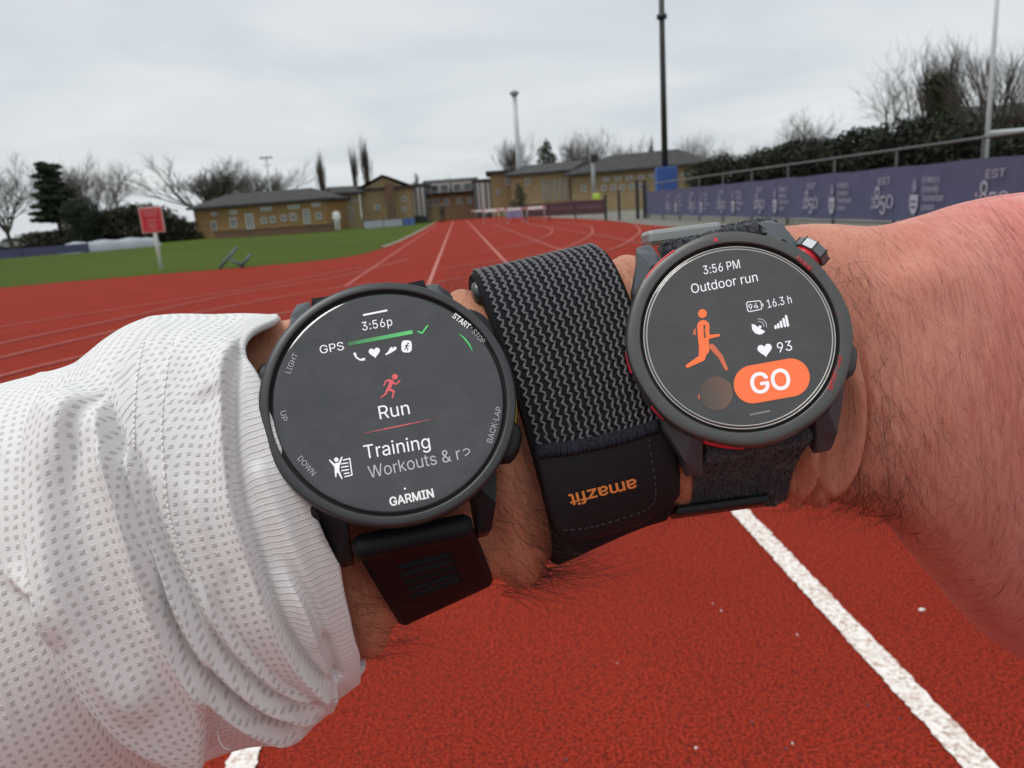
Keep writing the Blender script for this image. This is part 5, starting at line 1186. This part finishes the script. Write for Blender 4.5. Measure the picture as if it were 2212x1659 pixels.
# cords: one wavy yarn each, from behind the top down to the seam
seam_phi = []
NC = 17
for k in range(NC):
    f = (k + .9) / (NC + .9); tcen = bt0 + (bt1 - bt0) * f
    pp = np.linspace(-.2, math.pi - .2, 500); of = np.interp(pp, phis, offb)
    q = proj(arm.pt(tcen + bsh(pp), pp, of)); sy = np.interp(q[:, 0], [p[0] for p in SEAM], [p[1] for p in SEAM])
    e = np.argmax((q[:, 1] > sy - 2) & (pp > .9)); e = e if e > 0 else 499
    pe = pp[e]; n_ = 150; pz = np.linspace(-.25, pe, n_)
    arc = np.concatenate([[0], np.cumsum(np.linalg.norm(np.diff(arm.pt(tcen + bsh(pz), pz, np.interp(pz, phis, offb)), axis=0), axis=1))])
    ph0 = arc / .00185 * 2 * math.pi + k * .55
    wave = np.sin(ph0) + .28 * np.sin(2 * ph0 + .6); tw = tcen + bsh(pz) + (bt1 - bt0) * .0125 * wave + (bt1 - bt0) * .003 * np.sin(arc * 900 + k * 2)
    P = arm.pt(tw, pz, np.interp(pz, phis, offb) + .00010 + .00016 * np.cos(ph0 + .8))
    b = MB(); b.tube(P, .00030, 6); b.build('cord', m_cord, wb, world=True)
# leather tab with rounded lower corners, lying over the weave
tabG = []; nt_u, nt_v = 40, 46
p_top = lambda f: None
tab_t = np.linspace(bt0 - .012, bt1 + .03, nt_u)
def phi_at(tv, line, lo=1.0, hi=3.3):
    pp = np.linspace(lo, hi, 400); q = proj(arm.pt(tv + bsh(pp), pp, np.interp(pp, phis, offb)))
    y = np.interp(q[:, 0], [p[0] for p in line], [p[1] for p in line]); i = np.argmax(q[:, 1] > y); return pp[i] if i > 0 else pp[-1]
LOW = [(1185, 1172), (1250, 1168), (1310, 1152), (1380, 1128), (1440, 1088)]
V = []
for i, tv in enumerate(tab_t):
    p0_, p1_ = phi_at(tv, SEAM), phi_at(tv, LOW)
    f = (tv - tab_t[0]) / (tab_t[-1] - tab_t[0]); ecor = min(f, 1 - f)
    p1_ -= .30 * (1 - math.sqrt(max(0, 1 - (1 - min(1, ecor / .14)) ** 2)))
    pz = np.linspace(p0_, p1_, nt_v); e = np.minimum(np.abs(pz - p1_) / .05, 1); es = min(1, ecor / .03)
    V.append(arm.pt(tv + bsh(pz), pz, np.interp(pz, phis, offb) + tilt_off(tv, pz) + .0012 * np.sqrt(np.clip(1 - (1 - e) ** 2, 0, 1)) * (.25 + .75 * math.sqrt(1 - (1 - es) ** 2))))
V = np.array(V); n = nt_u * nt_v
cen = arm.frame(np.array([5.5]))[0][0]
Vb = V + (cen - V) * .05
F = grid_faces(nt_u, nt_v).tolist()
for j in (0, nt_v - 1):
    for i in range(nt_u - 1): F.append([i * nt_v + j, (i + 1) * nt_v + j, (i + 1) * nt_v + j + n, i * nt_v + j + n])
for i in (0, nt_u - 1):
    for j in range(nt_v - 1): F.append([i * nt_v + j, i * nt_v + j + 1, i * nt_v + j + 1 + n, i * nt_v + j + n])
tab = np_mesh('leather_tab', np.concatenate([V.reshape(-1, 3), Vb.reshape(-1, 3)]), np.array(F), m_leather, wb); tab_bvh = bvh_of(tab)
# whipped seam: thread wrapped over the joint
b = MB(); q = smooth(SEAM, 86)
for k, (x, y) in enumerate(q):
    w_ = [cast(band_bvh, x + dx_, y + dy_, .0001) for dx_, dy_ in ((-1.2, -11), (0, 0), (1.0, 11), (1.6, 18))]
    if any(i is None for i in w_): continue
    w_ = np.array(w_) - fwd * np.array([.0002, .0011, .0016, .0013])[:, None] * (1 + .1 * rng.normal()); b.tube(smooth(w_, 7), .00020 * (1 + .15 * rng.normal()), 5)
tag(b.build('seam_thread', m_dthread, wb, world=True), kind='stuff')
stitches([(1402, 950), (1409, 1000), (1416, 1050), (1414, 1082), (1395, 1102), (1350, 1118), (1300, 1134), (1262, 1142), (1215, 1146)], 26, .62, .00016, mat('tab_thread', (.035, .04, .045), .8), wb, tab_bvh)
m_org = mat('orange_print', (.78, .26, .055), .6)
def t4(x, y): return (.8641 * (1330 + x / 5.186), .8641 * (1080 + y / 5.186))
lettering('amazfit', t4(1338, 606), t4(472, 815), 150 * .8641 / 5.186, tab_bvh, m_org, wb, lift=9e-5, bold=.035, spacing=.97)
# metal roller under the upper fold
pA, pB = at(1024, 636, .1625), at(1318, 578, .1665); ax_ = unit(pB - pA)
b = MB(); b.tube([pA - ax_ * .0003, pA, pA + ax_ * .0006, pB - ax_ * .0006, pB, pB + ax_ * .0003], [.0016, .0023, .0026, .0026, .0023, .0016], 16); b.build('roller', mat('dark_steel', (.09, .10, .10), .38, .6), wb, world=True)

# ------------------------------------------------------------------ grey watch with red accents
aw = empty('sports_watch', frame_at(1595.5, 725, .150, .194, -.057, (-.095, .175, -.98)))
tag(aw, 'grey steel watch with red accents and orange GO button, nearest the hand', 'watch', 'running watches on the arm')
m_ab = metal('gunmetal_bezel', (.098, .10, .097), .38, 2500, .5); m_ac = mat('blue_grey_case', (.050, .060, .070), .38, bump=.06, bscale=2500)
m_redp = mat('red_enamel', (.62, .03, .05), .4); m_ag = glass('smudge_sky_grey_glass', (.034, .034, .033), (.052, .051, .049))  # glass grey includes painted sky reflection besides smudges
# bezel outline: softened polygon like the real case
def bez_r(a, r):
    k = 8; return r * (1 - .012 * (.5 - .5 * math.cos(k * a + .4)))
b = MB(); prof = [(19.35, -.9), (19.4, .10), (19.6, .28), (20.2, .34), (21.6, .18), (21.95, -.05), (22.35, -1.1), (22.4, -2.2), (22.1, -3.2), (21.2, -3.4)]; nA = 160
Vv = [(bez_r(2 * math.pi * k / nA, r) * math.cos(2 * math.pi * k / nA) if r > 21.4 else r * math.cos(2 * math.pi * k / nA), bez_r(2 * math.pi * k / nA, r) * math.sin(2 * math.pi * k / nA) if r > 21.4 else r * math.sin(2 * math.pi * k / nA), z) for k in range(nA) for r, z in prof]
qn = len(prof); b.addmesh(Vv, [(k * qn + j, ((k + 1) % nA) * qn + j, ((k + 1) % nA) * qn + j + 1, k * qn + j + 1) for k in range(nA) for j in range(qn - 1)])
a_bez = sharp(b.build('bezel', m_ab, aw, MM), .55); a_bez_bvh = bvh_of(a_bez)
b = MB(); b.lathe([(0, -.02), (12, -.02), (17.6, -.04), (18.3, -.10), (18.75, -.35), (18.85, -.8)], 128); b.build('display_glass', m_ag, aw, MM)
m_ring = mat('silver_line', (.52, .52, .49), .35, .5)
for r in (18.05, 18.62):
    b = MB(); zz = -.06 if r < 18.3 else -.22
    b.lathe([(r - .12, zz), (r - .08, zz + .05), (r + .08, zz + .04), (r + .12, zz - .02)], 160); b.build('ring_line', m_ring, aw, MM)
b = MB(); b.lathe([(18.8, -.6), (19.4, -.6)], 128); b.build('gap_ring', MATS['gap_black'], aw, MM)
b = MB(); b.lathe([(21.4, -3.3), (22.3, -3.7), (22.2, -6.4), (20.6, -8.8), (17, -10.6), (0, -11.2)], 120); b.build('case_body', m_ac, aw, MM)
for sx in (-1, 1):
    for sy in (-1, 1):
        x0 = 10.9 * sx
        top = [(x0, 18.6 * sy, -1.6), (13.2 * sx, 17.6 * sy, -1.3), (18.4 * sx, 12.6 * sy, -2.0), (18.2 * sx, 15.0 * sy, -3.2), (15.4 * sx, 22.0 * sy, -4.6), (14.8 * sx, 25.2 * sy, -8.0), (x0 + .6 * sx, 25.2 * sy, -7.8), (x0 + .3 * sx, 21.5 * sy, -4.0)]
        bot = [(x, y * 1.0, -11.6 if abs(y) > 20 else -8.8) for x, y, z in top]
        if sx * sy < 0: top = top[::-1]; bot = bot[::-1]
        b = MB(); b.hexa(bot, top); b.build('lug', m_ac, aw, MM, smooth=False, mod=.0007)
# crown with flat facets and a red collar
a_ = math.radians(38); c = np.array([math.cos(a_), math.sin(a_), 0]); tn = np.array([-c[1], c[0], 0]); zz = np.array([0, 0, 1.0]); cc = c * 22.2 + zz * -3.6
def ringpts(off_, r, n, rot=0): return [cc + c * off_ + (tn * math.cos(2 * math.pi * k / n + rot) + zz * math.sin(2 * math.pi * k / n + rot)) * r for k in range(n)]
b = MB(); b.hexa(ringpts(-.5, 3.0, 24), ringpts(1.0, 3.0, 24)); b.build('crown_collar', m_redp, aw, MM)
b = MB(); b.hexa(ringpts(1.0, 3.7, 9, .1), ringpts(3.0, 3.7, 9, .1)); b.hexa(ringpts(3.0, 3.45, 9, .1), ringpts(3.4, 3.0, 9, .1)); b.build('crown', metal('crown_steel', (.17, .185, .195), .35, 2500, .5), aw, MM, smooth=False, mod=.00012)
b = MB()
for k in range(9):
    th = 2 * math.pi * k / 9 + .1; p = cc + c * 2.1 + (tn * math.cos(th) + zz * math.sin(th)) * 3.68
    b.box(p, (2.1, .22, .24), [c, -tn * math.sin(th) + zz * math.cos(th), tn * math.cos(th) + zz * math.sin(th)])
b.build('crown_groove', MATS['gap_black'], aw, MM, smooth=False)
b = MB(); a2_ = math.radians(-22); P = [(23.0 * math.cos(a2_ + q), 23.0 * math.sin(a2_ + q), -4.8) for q in np.linspace(-.16, .16, 7)]; b.tube(P, [.4, 1.2, 1.4, 1.4, 1.4, 1.2, .4], 10); b.build('button', m_ac, aw, MM)
# red inlays in the flanks of the case
for a0, a1 in ((113, 135), (176, 188), (208, 217), (240, 260)):
    b = MB(); b.lathe([(21.9, -1.0), (22.42, -1.3), (22.48, -2.3), (22.3, -2.8), (21.9, -2.8)] if a0 > 140 else [(21.55, .16), (21.65, .22), (21.85, .17), (21.95, .02)], 26, math.radians(a0), math.radians(a1)); b.build('red_inlay', m_redp, aw, MM)
Ma = np.array(aw.matrix_world); apl = Plane(Ma[:3, 3] + Ma[:3, 2] * .00003, Ma[:3, 2])
def c2(x, y): return (1296.1 + .3646 * x, 432 + .3646 * y)
def a_text(s_, p0, p1, cap, m=E_white, **k): return lettering(s_, c2(*p0), c2(*p1), cap * .3646, apl, m, aw, **k)
def a_shape(polys, m, name, lift=5e-5, tgt=None): return shape2d([[c2(*p) for p in P] for P in polys], tgt or apl, m, aw, name, lift)
a_text('3:56 PM', (616, 441), (832, 402), 50); a_text('Outdoor run', (545, 554), (937, 481), 55)
bp = [(868, 612), (876, 604), (945, 597), (953, 603), (959, 640), (953, 648), (884, 662), (875, 655), (868, 612)]
a_shape(stroke_poly(bp, 5), E_white, 'battery_icon'); a_shape(stroke_poly([(964, 615), (966, 628)], 5), E_white, 'battery_tip')
a_text('94', (884, 652), (940, 640), 33); a_text('16.3 h', (995, 640), (1138, 610), 48)
a_shape([[(898, 735), (915, 738), (945, 760), (978, 778), (965, 792), (945, 798), (920, 790), (902, 768)], disc2((948, 752), 9)] , E_white, 'dish_icon')
for r in (28, 44): a_shape(stroke_poly([(943 + r * math.cos(q), 748 + r * math.sin(q)) for q in np.linspace(-1.75, .1, 9)], 5), E_grey, 'signal_arc')
for (x0, y0), (x1, y1) in zip(((1041, 758), (1058, 754), (1076, 751), (1096, 747), (1114, 744)), ((1040, 748), (1055, 737), (1071, 722), (1087, 706), (1102, 688))): a_shape(stroke_poly([(x0, y0), (x1, y1)], 14), E_white, 'signal_bar')
a_shape([heart2((977, 887), 46, -.17)], E_white, 'heart_icon'); a_text('93', (1055, 904), (1141, 889), 58)
a_shape(stroke_poly([(905, 1092), (1130, 1052)], 226, 20), E_orange, 'go_button'); a_text('GO', (905, 1150), (1132, 1112), 118, bold=.03, lift=9e-5)
a_shape([disc2((607, 673), 26)] + stroke_poly([(612, 748), (614, 840), (618, 888)], [74, 62, 60]) + stroke_poly([(612, 888), (604, 935), (518, 984)], [52, 40, 20]), E_orange, 'runner_icon')
a_shape(stroke_poly([(618, 745), (622, 812)], 12), E_dim, 'runner_gap', 8e-5)
a_shape(stroke_poly([(632, 770), (640, 812), (703, 801)], [22, 24, 15]), E_orange, 'runner_arm', 1.1e-4)
a_shape(stroke_poly([(662, 868), (714, 928), (748, 1000)], [34, 28, 20]), E_orange2, 'runner_leg'); a_shape([[(550, 785), (566, 755), (568, 800), (555, 800)]], E_orange2, 'runner_elbow')
m_fade, t, b_, N_, L_ = node_mat('display_fading_orange'); osx = N_('ShaderNodeSeparateXYZ'); L_(N_('ShaderNodeTexCoord').outputs['Object'], osx.inputs[0])
mrx = N_('ShaderNodeMapRange'); mrx.inputs['From Min'].default_value = -.0105; mrx.inputs['From Max'].default_value = -.0010; L_(osx.outputs[0], mrx.inputs['Value'])
L_(mixc(t, mrx.outputs[0], (.035, .030, .027), (.17, .082, .048)), b_.inputs['Emission Color']); b_.inputs['Emission Strength'].default_value = .75; b_.inputs['Base Color'].default_value = (.045, .04, .038, 1); b_.inputs['Roughness'].default_value = .25
a_shape([disc2((687, 1146), 101, 40)], m_fade, 'round_button'); a_shape(stroke_poly([(584, 1155), (587, 1178)], 5), E_orange, 'button_mark')
a_shape(stroke_poly([(892, 1272), (1003, 1251)], 12), mat('display_faint', (.07, .07, .07), .4, emit=(.3, .3, .3), estr=.35), 'home_bar')
a_shape([[(668, 246), (684, 218), (704, 243)]], m_redp, 'red_triangle', 8e-5, a_bez_bvh)
for p, q in (((243, 909), (271, 908)), ((1395, 674), (1421, 675)), ((989, 1358), (993, 1389))): a_shape(stroke_poly([p, q], 8), m_redp, 'red_tick', 8e-5, a_bez_bvh)
lettering('HOME', (1719.5, 558.5), (1748.9, 586), 8.6, a_bez_bvh, m_redp, aw, lift=9e-5, bold=.04)
lettering('SPORT·LAP', (1796.5, 844), (1821, 771), 9.4, a_bez_bvh, m_redp, aw, lift=9e-5, bold=.04)
# woven straps with looped pile
m_pile = mat('black_pile', (.012, .013, .018), .85, col2=(.04, .042, .052), nscale=1800, bump=.6, bscale=2200, sheen=.2)
def pile(G, nr, n, ln, name, seed):
    r_ = np.random.default_rng(seed); b = MB(); nu, npth = G.shape[:2]
    for k in range(n):
        i = r_.integers(1, nu - 1); j = r_.integers(1, npth - 1); p = G[i, j]; tdir = unit(G[i, j + 1 if j + 1 < npth else j] - G[i, j - 1]); udir = unit(G[i + 1, j] - G[i - 1, j])
        s_ = ln * r_.uniform(.6, 1.2); d = udir * r_.normal(0, .5) + tdir * r_.choice([-1, 1]); d = unit(d)
        b.tube([p, p + nr[i, j] * s_ * .8 + d * s_ * .2, p + nr[i, j] * s_ + d * s_ * .7, p + nr[i, j] * s_ * .2 + d * s_ * 1.1], .00011, 4, caps=False)
    return b
for (yb, zb, ph_, sd_, npth) in ((19.4, -4.4, [.80, .45, .12, -.2, -.6, -1.2], 3, 60), (-20.5, -6.5, [math.pi - .78, math.pi - .5, math.pi - .2, math.pi + .15, math.pi + .8], 4, 70)):
    G, nr, Lp, xs = strap_from_bar(aw, yb, zb, 10.3, *((6.335, 6.86) if yb > 0 else (6.06, 6.60)), ph_, .0022 if yb > 0 else .0006, 'strap', m_pile, nu=40, npth=npth)
    Y = np.broadcast_to(Lp * 1000, G.shape[:2]); lum = np.random.default_rng(sd_).normal(0, .00018, G.shape[:2])
    strap_mesh(G, nr, .0014 * np.exp(-((Y - 1.5) / 3.2) ** 2) + lum, .0016, 'woven_strap', m_pile, aw)
    lp = pile(G + nr * (.0014 * np.exp(-((Y - 1.5) / 3.2) ** 2))[..., None], nr, 2200 if yb > 0 else 1500, .0006, 'pile', sd_)
    tag(lp.build('looped_pile', mat('pile_yarn', (.045, .047, .055), .8, col2=(.10, .105, .12), nscale=900), aw, world=True), kind='stuff')
# flat metal keeper behind the upper strap and the plastic buckle under the lower one
def bar_between(p, q, thick, depth_, m, name, parent, mod):
    d = unit(q - p); c_ = arm.frame(np.array([6.6])); nfr = unit((p + q) / 2 - c_[0][0]); nfr = unit(nfr - d * (nfr @ d)); w_ = np.cross(d, nfr)
    b = MB(); b.box((p + q) / 2, (np.linalg.norm(q - p), depth_, thick), [d, w_, nfr]); b.build(name, m, parent, world=True, smooth=False, mod=mod)
bar_between(at(1392, 517, .1735), at(1548, 497, .1750), .0034, .007, mat('satin_keeper', (.36, .37, .36), .42, .7), 'keeper', aw, .0009)
bar_between(at(1452, 1108, .1690), at(1652, 1080, .1700), .0022, .0075, m_case, 'buckle', aw, .0007)
# ================================================================== hair on the arm
m_hair = mat('dark_hair', (.020, .012, .008), .45, col2=(.05, .028, .018), nscale=300)
def grow(n, region, base_dir, ln, rad, seed, curl=.6, lift=.35, spread=.5, K=9, droop=0.0):
    """hairs rooted on the skin inside a measured region; base_dir in arm terms (along hand, around downwards)"""
    r_ = np.random.default_rng(seed); roots = []; tries = 0
    while len(roots) < n and tries < n * 14:
        tries += 1; t_ = r_.uniform(region[0], region[1]); p_ = r_.uniform(region[2], region[3])
        if any(a < t_ < b for a, b in ((4.24, 4.76), (5.10, 5.89), (6.12, 6.60) if p_ > 2.2 else (6.36, 6.84))): continue
        roots.append((t_, p_))
    R = np.array(roots); t_, p_ = R[:, 0], R[:, 1]
    P = arm.pt(t_, p_, np.interp(t_, [0, 13], [-.0003, -.0003])); C_, hv_, n_, a_, h_ = arm.frame(t_)
    e = 1e-3; dphi = arm.pt(t_, p_ + e) - arm.pt(t_, p_ - e); dphi /= np.linalg.norm(dphi, axis=1, keepdims=True)
    nr = np.cross(a_, dphi); s_ = np.sign(np.sum(nr * (P - C_), axis=1)); nr *= s_[:, None]
    ang = math.atan2(base_dir[1], base_dir[0]) + r_.normal(0, spread, len(R))
    d = a_ * np.cos(ang)[:, None] + dphi * np.sin(ang)[:, None]
    L_ = ln * r_.uniform(.45, 1.25, len(R)); side = np.cross(nr, d); cv = r_.normal(0, curl, len(R)); lf = np.clip(r_.normal(lift, lift * .4, len(R)), .08, 2)
    s = np.linspace(0, 1, K)[None, :, None]
    H = P[:, None] + d[:, None] * (L_[:, None, None] * s) + nr[:, None] * (L_[:, None, None] * lf[:, None, None] * (s - .55 * s ** 2)) + side[:, None] * (L_[:, None, None] * .5 * cv[:, None, None] * s ** 2)
    H[..., 2] -= (droop * L_[:, None] * (s[..., 0] ** 2))
    return H, rad * r_.uniform(.7, 1.2, len(R))
def hair_mesh(sets, name, parent):
    Vs, Fs, o = [], [], 0
    for H, rr in sets:
        n, K = H.shape[:2]; T = np.gradient(H, axis=1); T /= np.linalg.norm(T, axis=2, keepdims=True) + 1e-12
        ref = np.array([.3, .5, .8]); A = np.cross(T, ref); A /= np.linalg.norm(A, axis=2, keepdims=True); B = np.cross(T, A)
        tp = np.linspace(1, .15, K)[None, :, None] * rr[:, None, None]
        ring = np.stack([H + tp * (A * math.cos(q) + B * math.sin(q)) for q in (0, 2.094, 4.189)], 2)      # n,K,3,3
        Vs.append(ring.reshape(-1, 3)); i, k, s = np.meshgrid(np.arange(n), np.arange(K - 1), np.arange(3), indexing='ij')
        b0 = (i * K + k) * 3; F = np.stack([b0 + s, b0 + (s + 1) % 3, b0 + 3 + (s + 1) % 3, b0 + 3 + s], -1).reshape(-1, 4); Fs.append(F + o); o += n * K * 3
    return np_mesh(name, np.concatenate(Vs), np.concatenate(Fs), m_hair, parent)
PI = math.pi
sets = [grow(70, (3.55, 4.22, .4, 2.2), (.5, 1), .013, 3.7e-5, 1),
        grow(110, (3.7, 4.24, 1.8, 3.4), (.8, .7), .016, 4.0e-5, 2, lift=.4),
        grow(190, (4.74, 5.12, 1.3, 3.4), (.9, .9), .022, 4.2e-5, 3, lift=.45, spread=.4),
        grow(90, (4.74, 5.10, -.5, .7), (.2, -1), .010, 2.4e-5, 4, lift=.9),
        grow(70, (5.87, 6.38, .0, 1.6), (.25, 1), .012, 3.6e-5, 5, spread=.35),
        grow(120, (5.87, 6.38, 1.6, 3.5), (.5, 1), .014, 3.8e-5, 6, lift=.4),
        grow(45, (5.87, 6.4, -.5, .3), (.1, -1), .008, 2.2e-5, 7, lift=.9),
        grow(60, (6.83, 7.2, -.4, .35), (.1, -1), .009, 2.2e-5, 8, lift=1.0, spread=.7),
        grow(230, (6.75, 7.55, .8, 2.7), (-.15, 1), .016, 3.6e-5, 9, spread=.45),
        grow(190, (6.62, 7.7, 2.2, 3.4), (-.1, 1), .016, 4.0e-5, 10, lift=.4, spread=.5),
        grow(150, (7.6, 11.2, .4, 2.4), (-.5, -.6), .016, 3.0e-5, 11, spread=.9, lift=.15),
        grow(260, (7.4, 11.5, .5, 2.6), (-.25, 1), .006, 1.8e-5, 13, spread=.4, lift=.12),
        grow(90, (7.5, 9.2, 1.5, 2.9), (-.2, 1), .015, 3.2e-5, 12, spread=.6)]
hair = hair_mesh(sets, 'arm_hair', person); tag(hair, kind='stuff')
# a tuft swept across the band from its left edge
H1, r1 = grow(55, (4.92, 5.10, 2.0, 3.1), (1.0, .55), .022, 3.8e-5, 21, lift=.55, spread=.35)
H2, r2 = grow(48, (4.9, 5.10, 2.6, 3.4), (1.0, .25), .025, 4.2e-5, 22, lift=.35, spread=.4)
H3, r3 = grow(8, (4.95, 5.10, .5, 1.5), (1.0, -.5), .014, 3.0e-5, 23, lift=.9, spread=.3)
tag(hair_mesh([(H1, r1), (H2, r2), (H3, r3)], 'arm_hair', person), kind='stuff')
